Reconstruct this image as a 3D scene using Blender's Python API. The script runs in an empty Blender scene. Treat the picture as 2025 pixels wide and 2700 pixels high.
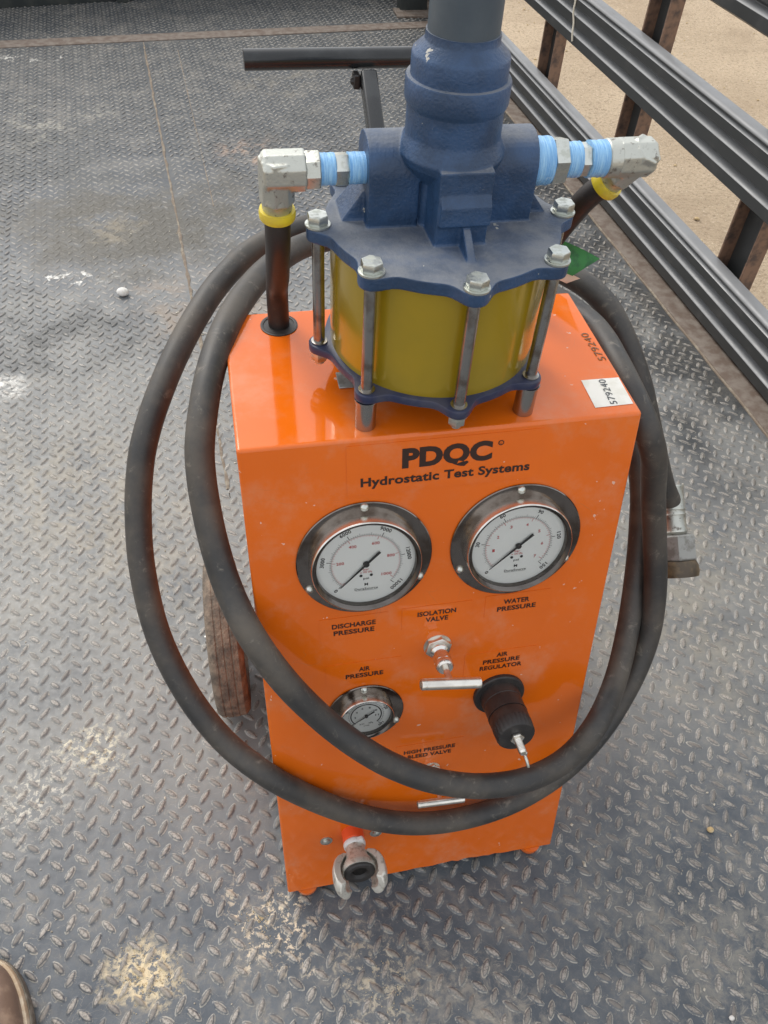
import bpy, bmesh, math, random
import numpy as np
from mathutils import Matrix, Vector, noise as mnoise
random.seed(7)
PI = math.pi
sc = bpy.context.scene
COL = sc.collection

# ------------------------------------------------------------------ camera
cam_d = bpy.data.cameras.new('camera')
cam = bpy.data.objects.new('camera', cam_d)
COL.objects.link(cam)
cam.matrix_world = Matrix((
    (0.98084631, 0.10800246, -0.16209870, -0.21562957),
    (-0.18861078, 0.73446059, -0.65191535, -0.60947694),
    (0.04864664, 0.67000232, 0.74076339, 1.40135204),
    (0, 0, 0, 1)))
cam_d.sensor_fit = 'AUTO'
cam_d.sensor_width = 36.0
cam_d.lens = 36.0 * 2105.352 / 2700.0
cam_d.clip_start = 0.02
cam_d.clip_end = 2000
sc.camera = cam

# ------------------------------------------------------------------ world, sun, exposure
SUN_EL, SUN_AZ = 50.0, -28.0            # azimuth from +y towards +x
CLOUD = .55
w = bpy.data.worlds.new('World'); sc.world = w; w.use_nodes = True
wn = w.node_tree.nodes; wl = w.node_tree.links
bg = wn['Background']
sky = wn.new('ShaderNodeTexSky'); sky.sky_type = 'NISHITA'; sky.sun_disc = False
sky.sun_elevation = math.radians(SUN_EL); sky.sun_rotation = math.radians(SUN_AZ)
sky.air_density = 1.0; sky.dust_density = 4.0; sky.ozone_density = 0.6
hsv = wn.new('ShaderNodeHueSaturation'); hsv.inputs['Saturation'].default_value = 0.35
cl = wn.new('ShaderNodeMix'); cl.data_type = 'RGBA'          # a thin, even cloud layer over the clear sky
cl.inputs[0].default_value = CLOUD; cl.inputs[7].default_value = (7.6, 7.75, 7.95, 1)
wl.new(sky.outputs[0], hsv.inputs['Color']); wl.new(hsv.outputs[0], cl.inputs[6]); wl.new(cl.outputs[2], bg.inputs['Color'])
bg.inputs['Strength'].default_value = 0.15
sd = bpy.data.lights.new('sun', 'SUN'); sd.energy = 1.0; sd.angle = math.radians(26); sd.color = (1, .955, .88)
so = bpy.data.objects.new('sun', sd); COL.objects.link(so)
az, el = math.radians(SUN_AZ), math.radians(SUN_EL)
sdir = Vector((math.sin(az)*math.cos(el), math.cos(az)*math.cos(el), math.sin(el)))
so.rotation_euler = sdir.to_track_quat('Z', 'Y').to_euler()
so.location = sdir*20
sc.view_settings.view_transform = 'Standard'; sc.view_settings.look = 'None'
sc.view_settings.gamma = 1; sc.view_settings.use_curve_mapping = False
sc.view_settings.exposure = 0.35

# ------------------------------------------------------------------ materials
def srgb(r, g, b):
    f = lambda c: (c/255/12.92) if c/255 <= .04045 else ((c/255+.055)/1.055)**2.4
    return (f(r), f(g), f(b))

class NT:
    def __init__(s, name):
        s.m = bpy.data.materials.new(name); s.m.use_nodes = True
        s.t = s.m.node_tree; s.n = s.t.nodes; s.l = s.t.links
        s.p = s.n['Principled BSDF']
        s.tc = s.n.new('ShaderNodeTexCoord')
    def add(s, t, **k):
        nd = s.n.new(t)
        for a, b in k.items(): setattr(nd, a, b)
        return nd
    def put(s, sock, v):
        if isinstance(v, bpy.types.NodeSocket): s.l.new(v, sock)
        elif isinstance(v, (tuple, list)) and len(v) == 3 and len(sock.default_value) == 4: sock.default_value = (*v, 1)
        else: sock.default_value = v
    def noise(s, scale, detail=4, rough=.55, vec=None, dist=0, out='Fac'):
        nd = s.add('ShaderNodeTexNoise'); nd.inputs['Scale'].default_value = scale
        nd.inputs['Detail'].default_value = detail; nd.inputs['Roughness'].default_value = rough
        nd.inputs['Distortion'].default_value = dist
        s.l.new(vec if vec is not None else s.tc.outputs['Object'], nd.inputs['Vector'])
        return nd.outputs[out]
    def ramp(s, v, a, b, lo=0., hi=1.):
        nd = s.add('ShaderNodeMapRange'); nd.clamp = True; nd.interpolation_type = 'SMOOTHSTEP'
        s.put(nd.inputs[0], v); nd.inputs[1].default_value = a; nd.inputs[2].default_value = b
        nd.inputs[3].default_value = lo; nd.inputs[4].default_value = hi
        return nd.outputs[0]
    def math(s, op, a, b=0., c=None):
        nd = s.add('ShaderNodeMath', operation=op); s.put(nd.inputs[0], a); s.put(nd.inputs[1], b)
        if c is not None: s.put(nd.inputs[2], c)
        return nd.outputs[0]
    def mix(s, f, a, b):
        nd = s.add('ShaderNodeMix', data_type='RGBA'); s.put(nd.inputs[0], f); s.put(nd.inputs[6], a); s.put(nd.inputs[7], b)
        return nd.outputs[2]
    def bump(s, h, strength=.3, dist=.001):
        nd = s.add('ShaderNodeBump'); nd.inputs['Strength'].default_value = strength; nd.inputs['Distance'].default_value = dist
        s.l.new(h, nd.inputs['Height']); s.l.new(nd.outputs[0], s.p.inputs['Normal'])
    def stretch(s, sx, sy, sz):
        nd = s.add('ShaderNodeMapping'); s.l.new(s.tc.outputs['Object'], nd.inputs[0]); nd.inputs['Scale'].default_value = (sx, sy, sz)
        return nd.outputs[0]

def M(name, c1, rough=.5, metal=0., c2=None, scale=60, lo=.45, hi=.65, rough2=None, bump=0., bscale=300, bdist=.0006, coat=0., spec=.5, detail=5):
    t = NT(name)
    if c2 is not None:
        f = t.ramp(t.noise(scale, detail, .6), lo, hi)
        t.put(t.p.inputs['Base Color'], t.mix(f, c1, c2))
        if rough2 is not None: t.put(t.p.inputs['Roughness'], t.ramp(f, 0, 1, rough, rough2))
        else: t.p.inputs['Roughness'].default_value = rough
    else:
        t.put(t.p.inputs['Base Color'], c1); t.p.inputs['Roughness'].default_value = rough
    t.p.inputs['Metallic'].default_value = metal
    t.p.inputs['Specular IOR Level'].default_value = spec
    t.p.inputs['Coat Weight'].default_value = coat; t.p.inputs['Coat Roughness'].default_value = .05
    if bump: t.bump(t.noise(bscale, 3), bump, bdist)
    return t.m

MAT = {}
# orange powder-coat, glossy with scuffs and small chips
def orange():
    t = NT('orange_paint')
    P_ = t.add('ShaderNodeNewGeometry').outputs['Position']
    _n = t.noise
    t.noise = lambda sc_, de=4, ro=.55, vec=None, dist=0: _n(sc_, de, ro, vec=(P_ if vec is None else vec), dist=dist)
    n1 = t.noise(5, 3); n2 = t.noise(120, 6, .7)
    base = t.mix(t.ramp(n1, .3, .7), (.78, .150, .0075), (.72, .134, .007))
    dust = t.ramp(t.noise(14, 6, .65), .48, .75, 0, .24)
    c = t.mix(dust, base, (.55, .40, .28))
    chips = t.ramp(t.noise(80, 3, .5), .725, .742, 0, .8)
    c = t.mix(chips, c, (.75, .52, .40))
    scr = t.ramp(t.math('ABSOLUTE', t.math('SUBTRACT', t.noise(11, 2, .5, vec=P_, dist=1.2), .5)), .0030, .0010, 0, .32)
    scr = t.math('MULTIPLY', scr, t.ramp(t.noise(8, 3), .52, .66))
    c = t.mix(scr, c, (.42, .16, .06))
    t.put(t.p.inputs['Base Color'], c)
    t.put(t.p.inputs['Roughness'], t.ramp(n2, .3, .75, .055, .13))
    t.p.inputs['Specular IOR Level'].default_value = .62
    t.bump(t.noise(7, 2), .07, .0010)
    return t.m
MAT['orange'] = orange()
def castblue():
    t = NT('blue_cast_paint')
    up = t.add('ShaderNodeNewGeometry')
    sp = t.add('ShaderNodeSeparateXYZ'); t.l.new(up.outputs['Normal'], sp.inputs[0])
    upf = t.ramp(sp.outputs[2], .62, .97)                      # settled dust lies on upward faces
    base = t.mix(t.ramp(t.noise(22, 4), .35, .65), (.019, .046, .100), (.030, .074, .165))
    dust = t.math('MULTIPLY', upf, t.ramp(t.noise(26, 6, .7), .30, .66, .35, .85))
    c = t.mix(dust, base, (.205, .215, .23))
    chip = t.ramp(t.noise(46, 4, .6), .685, .70, 0, .9)
    c = t.mix(chip, c, (.50, .48, .42))
    t.put(t.p.inputs['Base Color'], c)
    t.put(t.p.inputs['Roughness'], t.ramp(dust, 0, .5, .38, .7))
    t.bump(t.noise(300, 4), .6, .0014)
    return t.m
MAT['blue'] = castblue()
MAT['navy'] = M('dark_blue_paint', (.022, .03, .075), .35, c2=(.05, .055, .09), scale=30, bump=.2, bscale=300)
MAT['column'] = M('blue_grey_tube', (.050, .070, .090), .4, c2=(.075, .098, .118), scale=14, lo=.3, hi=.7, bump=.15, bscale=200)
MAT['brass'] = M('gold_cylinder', (.42, .285, .014), .20, .30, c2=(.36, .255, .018), scale=8, lo=.3, hi=.7, coat=.4)
MAT['rod'] = M('steel_rod', (.42, .41, .39), .26, 1., c2=(.26, .22, .19), scale=40, lo=.5, hi=.7, bump=.1, bscale=500)
MAT['zinc'] = M('zinc_bolt', (.62, .64, .60), .30, 1., c2=(.50, .52, .47), scale=120, rough2=.5, bump=.25, bscale=500)
MAT['forged'] = M('forged_zinc_fitting', (.54, .55, .50), .40, .85, c2=(.24, .225, .20), scale=150, lo=.56, hi=.70, rough2=.6, bump=.5, bscale=420, bdist=.0006)
MAT['coupling'] = M('worn_coupling', (.62, .60, .54), .40, .45, c2=(.34, .31, .26), scale=110, lo=.5, hi=.7, bump=.4, bscale=400)
MAT['steel'] = M('stainless', (.82, .79, .74), .24, 1., c2=(.62, .59, .54), scale=25, lo=.4, hi=.7, rough2=.24)
MAT['flange'] = M('polished_flange', (.25, .22, .20), .12, 1., c2=(.12, .095, .08), scale=22, lo=.42, hi=.62, rough2=.22, detail=7)
MAT['satin'] = M('satin_steel', (.80, .77, .71), .30, 1., c2=(.66, .63, .58), scale=60)
MAT['ring_reflect'] = M('bezel_ring_dark_reflection', (.16, .145, .135), .22, 1., c2=(.12, .105, .095), scale=30)  # dark surroundings mirrored in the ring are put into its base colour
MAT['rubber'] = None
def rubber(name, a, b, scuff=.35):
    t = NT(name)
    n = t.noise(9, 6, .65)
    c = t.mix(t.ramp(n, .35, .7), a, b)
    s = t.ramp(t.noise(55, 6, .75, dist=.6), .55, .78, 0, scuff)
    c = t.mix(s, c, (.24, .215, .175))
    t.put(t.p.inputs['Base Color'], c)
    t.put(t.p.inputs['Roughness'], t.ramp(n, .3, .7, .42, .6))
    t.bump(t.noise(500, 4), .35, .0005)
    return t.m
MAT['rubber'] = rubber('hose_rubber', (.032, .032, .032), (.098, .084, .068), .75)
MAT['rubber_brown'] = rubber('short_hose_rubber', (.018, .014, .013), (.030, .022, .020), .12)
MAT['tyre'] = M('dusty_tyre', (.105, .085, .068), .9, c2=(.25, .19, .14), scale=42, lo=.35, hi=.66, bump=1, bscale=160, bdist=.003, detail=8)
MAT['black_paint'] = M('black_gloss_paint', (.016, .018, .020), .20, c2=(.028, .031, .033), scale=20, spec=.55)
MAT['black_plastic'] = M('black_plastic', (.020, .018, .018), .45, c2=(.034, .030, .028), scale=40, bump=.2)
MAT['yellow'] = M('yellow_plastic', (.72, .56, .03), .38, c2=(.60, .45, .05), scale=50)
MAT['tape'] = None
def tape():
    t = NT('blue_thread_tape')
    n = t.noise(1., 4, .7, vec=t.stretch(28, 28, 620), dist=.25)
    n2 = t.noise(60, 4, .7)
    c = t.mix(t.ramp(n, .32, .68), (.13, .36, .72), (.36, .64, .90))
    c = t.mix(t.ramp(n2, .62, .72, 0, .7), c, (.62, .80, .95))
    t.put(t.p.inputs['Base Color'], c); t.p.inputs['Roughness'].default_value = .38
    t.bump(n, .8, .0016)
    return t.m
MAT['tape'] = tape()
MAT['white_tape'] = M('white_thread_tape', (.78, .76, .74), .6, bump=.6, bscale=300, bdist=.001)
MAT['orange_plastic'] = M('orange_collar', (.92, .12, .03), .5)
MAT['dial'] = M('dial_white', (.88, .90, .87), .45)
MAT['ink'] = M('black_ink', (.012, .010, .010), .5)
MAT['ink_red'] = M('red_ink', (.55, .09, .09), .5)
MAT['print'] = M('decal_print', (.030, .012, .008), .38)
MAT['decal'] = M('decal_film', (.70, .115, .005), .22, coat=.3, c2=(.66, .106, .005), scale=20)
MAT['marker'] = M('marker_ink', (.16, .075, .03), .6)
MAT['marker_dark'] = M('marker_ink_dark', (.06, .07, .08), .6)
MAT['paper'] = M('white_sticker', (.80, .78, .72), .5, c2=(.72, .70, .62), scale=40)
MAT['green'] = M('green_tag', (.03, .19, .055), .5, c2=(.02, .12, .045), scale=60)
MAT['tagpink'] = M('tag_pink', (.62, .42, .32), .6)
MAT['rust'] = M('rusty_steel', (.135, .098, .075), .65, c2=(.215, .180, .150), scale=28, lo=.35, hi=.65, bump=.4, bscale=120, detail=7)
MAT['rust_edge'] = M('rust_edge', (.20, .155, .115), .8, c2=(.30, .26, .20), scale=40, bump=.5)
def railmat():
    t = NT('rail_black_paint')
    gn = t.add('ShaderNodeNewGeometry'); sp = t.add('ShaderNodeSeparateXYZ'); t.l.new(gn.outputs['Normal'], sp.inputs[0])
    up = t.ramp(sp.outputs[2], .35, .8)
    n = t.noise(9, 6, .65)
    c = t.mix(t.ramp(n, .5, .8), (.034, .036, .036), (.068, .066, .062))
    c = t.mix(t.math('MULTIPLY', up, t.ramp(t.noise(5, 4), .2, .7, .75, 1.)), c, (.23, .235, .24))
    c = t.mix(t.ramp(t.noise(40, 5, .7, vec=t.stretch(1, .15, 1)), .68, .74, 0, .5), c, (.16, .14, .12))
    t.put(t.p.inputs['Base Color'], c)
    t.put(t.p.inputs['Roughness'], t.ramp(n, .3, .7, .30, .5))
    t.bump(t.noise(120, 3), .1, .0006)
    return t.m
MAT['rail'] = railmat()
MAT['post_rust'] = M('post_rust_paint', (.24, .145, .095), .7, c2=(.085, .06, .05), scale=35, lo=.4, hi=.7, bump=.4)
MAT['headboard'] = M('headboard_paint', (.03, .036, .036), .55, c2=(.055, .06, .055), scale=8)
MAT['leather'] = M('boot_leather', (.175, .120, .088), .55, c2=(.30, .22, .16), scale=22, lo=.48, hi=.72, bump=.5, bscale=150, bdist=.001, detail=7)
MAT['boot_rand'] = M('boot_rand', (.45, .34, .22), .6, c2=(.58, .50, .38), scale=40, bump=.3)
MAT['boot_sole'] = M('boot_sole', (.13, .115, .09), .75, c2=(.25, .23, .19), scale=40, bump=.4)
MAT['lace'] = M('boot_lace', (.06, .04, .02), .8)
MAT['stone'] = M('pale_stone', (.72, .70, .66), .7, c2=(.60, .57, .50), scale=90, bump=.4)
MAT['yellow_stone'] = M('tan_stone', (.50, .36, .18), .7, c2=(.62, .50, .30), scale=90)
MAT['brasscap'] = M('dust_cap', (.085, .065, .045), .4, .3, c2=(.22, .155, .085), scale=30)
MAT['grey_metal'] = M('grey_metal', (.34, .34, .32), .5, .35, c2=(.22, .21, .19), scale=80)
MAT['grit'] = M('grit', (.62, .57, .47), .8, c2=(.30, .26, .20), scale=40, lo=.4, hi=.6)
MAT['sand'] = M('sand_grain', (.66, .55, .36), .9, c2=(.50, .40, .25), scale=300)
MAT['string'] = M('string', (.70, .64, .52), .8)
def glass():
    t = NT('gauge_glass'); t.n.remove(t.p)
    tr = t.add('ShaderNodeBsdfTransparent'); gl = t.add('ShaderNodeBsdfGlossy'); gl.inputs['Roughness'].default_value = .02
    fr = t.add('ShaderNodeFresnel'); fr.inputs['IOR'].default_value = 1.5
    mx = t.add('ShaderNodeMixShader'); t.l.new(fr.outputs[0], mx.inputs[0]); t.l.new(tr.outputs[0], mx.inputs[1]); t.l.new(gl.outputs[0], mx.inputs[2])
    t.l.new(mx.outputs[0], t.n['Material Output'].inputs[0])
    return t.m
MAT['glass'] = glass()

# deck: worn dark steel with dust, stains and sand where the photograph has them
LROT = math.radians(4.8); LP = .0387; LO = (-.6528, -.0999)
def deckmat():
    t = NT('worn_tread_steel')
    geo = t.add('ShaderNodeNewGeometry'); pos = geo.outputs['Position']
    sp = t.add('ShaderNodeSeparateXYZ'); t.l.new(pos, sp.inputs[0])
    at = t.add('ShaderNodeAttribute', attribute_name='wear'); wear = at.outputs['Fac']
    ar = t.add('ShaderNodeAttribute', attribute_name='rnd'); rnd = ar.outputs['Fac']
    nbig = t.noise(1.6, 4, .6, vec=pos); nmid = t.noise(9, 6, .65, vec=pos); nfin = t.noise(70, 6, .7, vec=pos); ngr = t.noise(420, 3, .6, vec=pos)
    plate = t.mix(t.ramp(nmid, .35, .68), (.066, .079, .096), (.108, .122, .137))
    # far half of the deck: less traffic, darker and dirtier between the treads
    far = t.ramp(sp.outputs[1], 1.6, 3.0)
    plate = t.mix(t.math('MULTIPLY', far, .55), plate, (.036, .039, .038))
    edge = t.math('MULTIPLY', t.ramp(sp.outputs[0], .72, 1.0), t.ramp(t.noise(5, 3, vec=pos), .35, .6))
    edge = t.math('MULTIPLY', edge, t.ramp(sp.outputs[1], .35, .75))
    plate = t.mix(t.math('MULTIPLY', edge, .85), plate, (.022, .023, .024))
    dustf = t.math('MULTIPLY', t.ramp(nmid, .42, .70), t.ramp(nfin, .38, .68))
    c = t.mix(t.math('MULTIPLY', dustf, .7), plate, (.275, .245, .20))
    fine = t.ramp(ngr, .52, .75, 0, .18)
    c = t.mix(fine, c, (.22, .21, .19))
    # a paler zone around and behind the cart
    pale_zone = t.math('MULTIPLY', t.ramp(sp.outputs[1], -.25, .15), t.ramp(sp.outputs[1], 2.2, 1.3))
    pale_zone = t.math('MULTIPLY', pale_zone, t.ramp(t.noise(3.2, 5, .65, vec=pos), .30, .60, .35, 1.))
    pale_zone = t.math('MULTIPLY', pale_zone, t.ramp(edge, 0, 1, 1, .15))
    c = t.mix(t.math('MULTIPLY', pale_zone, .50), c, (.315, .305, .275))
    # dust collected round the foot of each tread, brown worn tops
    rim = t.ramp(wear, .02, .20); rim = t.math('MULTIPLY', rim, t.ramp(wear, .66, .36))
    rimn = t.math('MULTIPLY', rim, t.ramp(t.noise(75, 4, .8, vec=pos), .42, .58))
    rimn = t.math('MULTIPLY', rimn, t.ramp(t.noise(6, 4, .6, vec=pos), .35, .62, .35, 1.))
    c = t.mix(t.math('MULTIPLY', rimn, .85), c, (.44, .41, .35))
    top = t.ramp(wear, .55, .9)
    topc = t.mix(rnd, (.19, .17, .15), (.45, .41, .36))
    topc = t.mix(t.ramp(t.noise(260, 5, .75, vec=pos), .42, .62), topc, (.16, .145, .128))
    c = t.mix(t.math('MULTIPLY', top, .88), c, topc)
    # blotches with their own place: sand, chalky scuffs, dirt
    def blotch(x, y, r, rs, col, amt, nsc, lo, hi, overtop=.5, sx=1., sy=1.):
        nonlocal c
        d = t.add('ShaderNodeVectorMath', operation='DISTANCE'); wob = t.math('MULTIPLY', t.math('SUBTRACT', t.noise(9/max(r*6, .5), 5, .7, vec=pos), .5), r*2.6)
        mp = t.add('ShaderNodeMapping'); mp.inputs['Location'].default_value = (-x*sx, -y*sy, 0); mp.inputs['Scale'].default_value = (sx, sy, 0)
        t.l.new(pos, mp.inputs[0]); t.l.new(mp.outputs[0], d.inputs[0]); d.inputs[1].default_value = (0, 0, 0)
        f = t.ramp(t.math('ADD', d.outputs['Value'], wob), r, rs)
        f = t.math('MULTIPLY', f, t.ramp(t.noise(nsc, 6, .75, vec=pos, dist=.4), lo, hi))
        f = t.math('MULTIPLY', f, t.ramp(wear, .5, .85, 1, overtop))
        c = t.mix(t.math('MULTIPLY', f, amt), c, col)
    blotch(-.455, -.262, .066, .02, (.66, .54, .34), .95, 85, .45, .52, .2)
    blotch(-.30, -.475, .10, .02, (.62, .52, .34), .9, 80, .48, .56, .4)
    blotch(-.545, .125, .075, .02, (.66, .60, .44), .8, 80, .50, .56, .4)
    blotch(-.645, .05, .10, .02, (.62, .58, .48), .7, 95, .52, .58, .5)
    blotch(-.25, -.225, .10, .02, (.66, .55, .40), .95, 80, .53, .58, .5)
    blotch(-.10, -.33, .12, .02, (.50, .44, .33), .75, 70, .50, .60, .3)
    blotch(.05, -.44, .20, .03, (.42, .37, .29), .5, 30, .45, .62, .3)
    blotch(-.84, 1.22, .10, .02, (.80, .78, .72), .9, 30, .42, .55, .9, 1, 1.5)
    blotch(-.65, 1.73, .17, .05, (.78, .76, .70), .95, 26, .54, .60, .9, 1, 3)
    blotch(-.48, 2.05, .62, .15, (.075, .068, .052), .95, 4, .32, .52, .9, 1, 1.5)
    blotch(-.75, 1.45, .38, .08, (.045, .048, .048), .9, 5, .40, .58, .85, 1, 1.4)
    blotch(-.9, 2.5, .5, .1, (.055, .058, .056), .7, 4, .40, .56, .7, 1, 1.)
    blotch(.1, 2.6, .5, .1, (.055, .058, .056), .6, 4, .44, .58, .7, 1, 1.)
    blotch(-.58, 2.02, .12, .03, (.30, .25, .17), .45, 22, .42, .56, .9)
    blotch(-.05, 2.55, .28, .05, (.40, .28, .20), .75, 14, .47, .60, .6, 1, 1.8)
    blotch(-.28, 1.5, .30, .05, (.26, .19, .13), .6, 9, .42, .60, .6)
    blotch(-.9, 2.9, .35, .05, (.36, .34, .28), .6, 12, .50, .62, .6)
    blotch(.15, 3.3, .25, .05, (.20, .18, .14), .6, 9, .45, .60, .6)
    blotch(-1.0, 3.62, .25, .05, (.70, .68, .62), .9, 18, .55, .62, .8, 1, 4)
    blotch(.55, .35, .45, .1, (.30, .27, .21), .55, 12, .42, .62, .35)
    blotch(-.55, .75, .50, .1, (.34, .29, .21), .5, 12, .42, .62, .4)
    blotch(.42, -.40, .25, .05, (.34, .31, .25), .45, 24, .42, .62, .35)
    # scratches
    scr = t.noise(14, 3, .5, vec=None, dist=2.2)
    s1 = t.math('ABSOLUTE', t.math('SUBTRACT', scr, .5))
    c = t.mix(t.ramp(s1, .004, .0015, 0, .35), c, (.42, .38, .31))
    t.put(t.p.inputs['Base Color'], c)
    t.put(t.p.inputs['Roughness'], t.ramp(nfin, .3, .7, .36, .62))
    t.p.inputs['Specular IOR Level'].default_value = .5
    t.p.inputs['Metallic'].default_value = .0
    hb = t.math('ADD', t.math('MULTIPLY', nfin, .6), t.math('MULTIPLY', ngr, .5))
    t.bump(hb, .5, .0010)
    return t.m
MAT['deck'] = deckmat()
def groundmat():
    t = NT('sandy_gravel')
    geo = t.add('ShaderNodeNewGeometry'); pos = geo.outputs['Position']
    c = t.mix(t.ramp(t.noise(1.1, 5, .6, vec=pos), .35, .65), (.64, .50, .345), (.54, .415, .28))
    c = t.mix(t.ramp(t.noise(38, 6, .75, vec=pos), .48, .66), c, (.36, .265, .175))
    c = t.mix(t.ramp(t.noise(16, 5, .7, vec=pos), .64, .74, 0, .45), c, (.32, .25, .19))
    c = t.mix(t.ramp(t.noise(60, 3, .7, vec=pos), .60, .70), c, (.82, .70, .54))
    c = t.mix(t.ramp(t.noise(.9, 4, .7, vec=pos, dist=1.5), .5, .66, 0, .5), c, (.42, .31, .205))
    t.put(t.p.inputs['Base Color'], c); t.p.inputs['Roughness'].default_value = .95
    t.bump(t.noise(45, 6, .7, vec=pos), 1., .03)
    return t.m
MAT['ground'] = groundmat()

# ------------------------------------------------------------------ object helpers
WM = {}
def place(o, parent, mw):
    o.parent = parent
    WM[o.name] = mw.copy()
    o.matrix_basis = (WM[parent.name].inverted() @ mw) if parent else mw
def add(name, mesh, mat=None, parent=None, mw=None, **props):
    if mw is None: mw = Matrix.Identity(4)
    o = bpy.data.objects.new(name, mesh); COL.objects.link(o)
    if mat is not None and mesh is not None and not mesh.materials:
        for m_ in (mat if isinstance(mat, (list, tuple)) else [mat]): mesh.materials.append(MAT[m_])
    place(o, parent, mw)
    for k, v in props.items(): o[k] = v
    return o
def thing(name, label, category, loc=(0, 0, 0), group=None):
    o = add(name, None, None, None, Matrix.Translation(loc), label=label, category=category)
    if group: o['group'] = group
    return o

class G:
    """collects geometry into one mesh"""
    def __init__(s): s.v = []; s.f = []; s.sm = []; s.mi = []
    def raw(s, vs, fs, smooth=False, mi=0, mat=None):
        b = len(s.v)
        s.v += [tuple(mat @ Vector(p)) if mat is not None else tuple(p) for p in vs]
        for f in fs: s.f.append([b+i for i in f]); s.sm.append(smooth); s.mi.append(mi)
        return s
    def box(s, c, d, mat=None, mi=0):
        x, y, z = c; a, b, e = [q/2 for q in d]
        vs = [(x+i*a, y+j*b, z+k*e) for k in (-1, 1) for j in (-1, 1) for i in (-1, 1)]
        fs = [(0, 2, 3, 1), (4, 5, 7, 6), (0, 1, 5, 4), (2, 6, 7, 3), (0, 4, 6, 2), (1, 3, 7, 5)]
        return s.raw(vs, fs, False, mi, mat)
    def prism(s, poly, z0, z1, mat=None, mi=0, smooth=False):
        n = len(poly)
        vs = [(p[0], p[1], z0) for p in poly]+[(p[0], p[1], z1) for p in poly]
        fs = [tuple(range(n-1, -1, -1)), tuple(range(n, 2*n))]+[(i, (i+1) % n, n+(i+1) % n, n+i) for i in range(n)]
        b = len(s.v); s.raw(vs, fs, False, mi, mat)
        if smooth:
            for k in range(len(s.f)-n, len(s.f)): s.sm[k] = True
        return s
    def lathe(s, prof, seg=48, mat=None, mi=0, smooth=True, caps=True):
        vs = []; fs = []
        for r, z in prof:
            for k in range(seg):
                a = 2*PI*k/seg; vs.append((r*math.cos(a), r*math.sin(a), z))
        m = len(prof)
        for i in range(m-1):
            for k in range(seg):
                fs.append((i*seg+k, i*seg+(k+1) % seg, (i+1)*seg+(k+1) % seg, (i+1)*seg+k))
        s.raw(vs, fs, smooth, mi, mat)
        if caps:
            b = len(s.v)-len(vs)
            if prof[0][0] > 1e-6: s.f.append([b+k for k in range(seg-1, -1, -1)]); s.sm.append(False); s.mi.append(mi)
            if prof[-1][0] > 1e-6: s.f.append([b+(m-1)*seg+k for k in range(seg)]); s.sm.append(False); s.mi.append(mi)
        return s
    def tube(s, pts, r, seg=16, closed=False, mi=0, caps=True, rs=None):
        P = [Vector(p) for p in pts]; n = len(P)
        T = []
        for i in range(n):
            if closed: d = P[(i+1) % n]-P[i-1]
            else: d = P[min(i+1, n-1)]-P[max(i-1, 0)]
            T.append(d.normalized())
        u = T[0].orthogonal().normalized(); vs = []; fs = []
        for i in range(n):
            if i: u = (u-T[i]*u.dot(T[i])).normalized()
            v = T[i].cross(u); rr = rs[i] if rs else r
            for k in range(seg):
                a = 2*PI*k/seg; vs.append(P[i]+(u*math.cos(a)+v*math.sin(a))*rr)
        for i in range(n if closed else n-1):
            j = (i+1) % n
            for k in range(seg): fs.append((i*seg+k, i*seg+(k+1) % seg, j*seg+(k+1) % seg, j*seg+k))
        b = len(s.v); s.raw(vs, fs, True, mi)
        if caps and not closed:
            s.f.append([b+k for k in range(seg-1, -1, -1)]); s.sm.append(False); s.mi.append(mi)
            s.f.append([b+(n-1)*seg+k for k in range(seg)]); s.sm.append(False); s.mi.append(mi)
        return s
    def hexn(s, af, z0, z1, mat=None, mi=0, rot=0, ch=.0008):
        """hex nut with chamfered corners; af = across flats"""
        R = af/math.sqrt(3)
        def ring(r, z): return [(r*math.cos(rot+k*PI/3), r*math.sin(rot+k*PI/3), z) for k in range(6)]
        vs = ring(R*.93, z0)+ring(R, z0+ch)+ring(R, z1-ch)+ring(R*.93, z1)
        fs = [tuple(range(5, -1, -1)), tuple(range(18, 24))]
        for j in range(3):
            for k in range(6): fs.append((j*6+k, j*6+(k+1) % 6, (j+1)*6+(k+1) % 6, (j+1)*6+k))
        return s.raw(vs, fs, False, mi, mat)
    def sphere(s, c, r, mat=None, mi=0, seg=16, rings=9, squash=(1, 1, 1)):
        prof = [(max(r*math.sin(PI*i/(rings-1)), 1e-5), -r*math.cos(PI*i/(rings-1))) for i in range(rings)]
        mt = Matrix.Translation(c) @ Matrix.Diagonal((*squash, 1))
        if mat is not None: mt = mat @ mt
        return s.lathe(prof, seg, mt, mi, True, False)
    def mesh(s, name):
        me = bpy.data.meshes.new(name); me.from_pydata(s.v, [], s.f); me.update()
        me.polygons.foreach_set('use_smooth', s.sm)
        me.polygons.foreach_set('material_index', s.mi)
        return me
def bevelled(me, w, seg=2, angle=35):
    bm = bmesh.new(); bm.from_mesh(me)
    es = [e for e in bm.edges if len(e.link_faces) == 2 and e.calc_face_angle(0) > math.radians(angle)]
    bmesh.ops.bevel(bm, geom=es, offset=w, segments=seg, affect='EDGES', profile=.5, clamp_overlap=True)
    bm.to_mesh(me); bm.free(); me.update()
    return me
def fixn(me):
    bm = bmesh.new(); bm.from_mesh(me); bmesh.ops.recalc_face_normals(bm, faces=bm.faces[:]); bm.to_mesh(me); bm.free(); return me
def T_(x, y, z=0): return Matrix.Translation((x, y, z))
def R_(ax, deg): return Matrix.Rotation(math.radians(deg), 4, ax)
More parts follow.
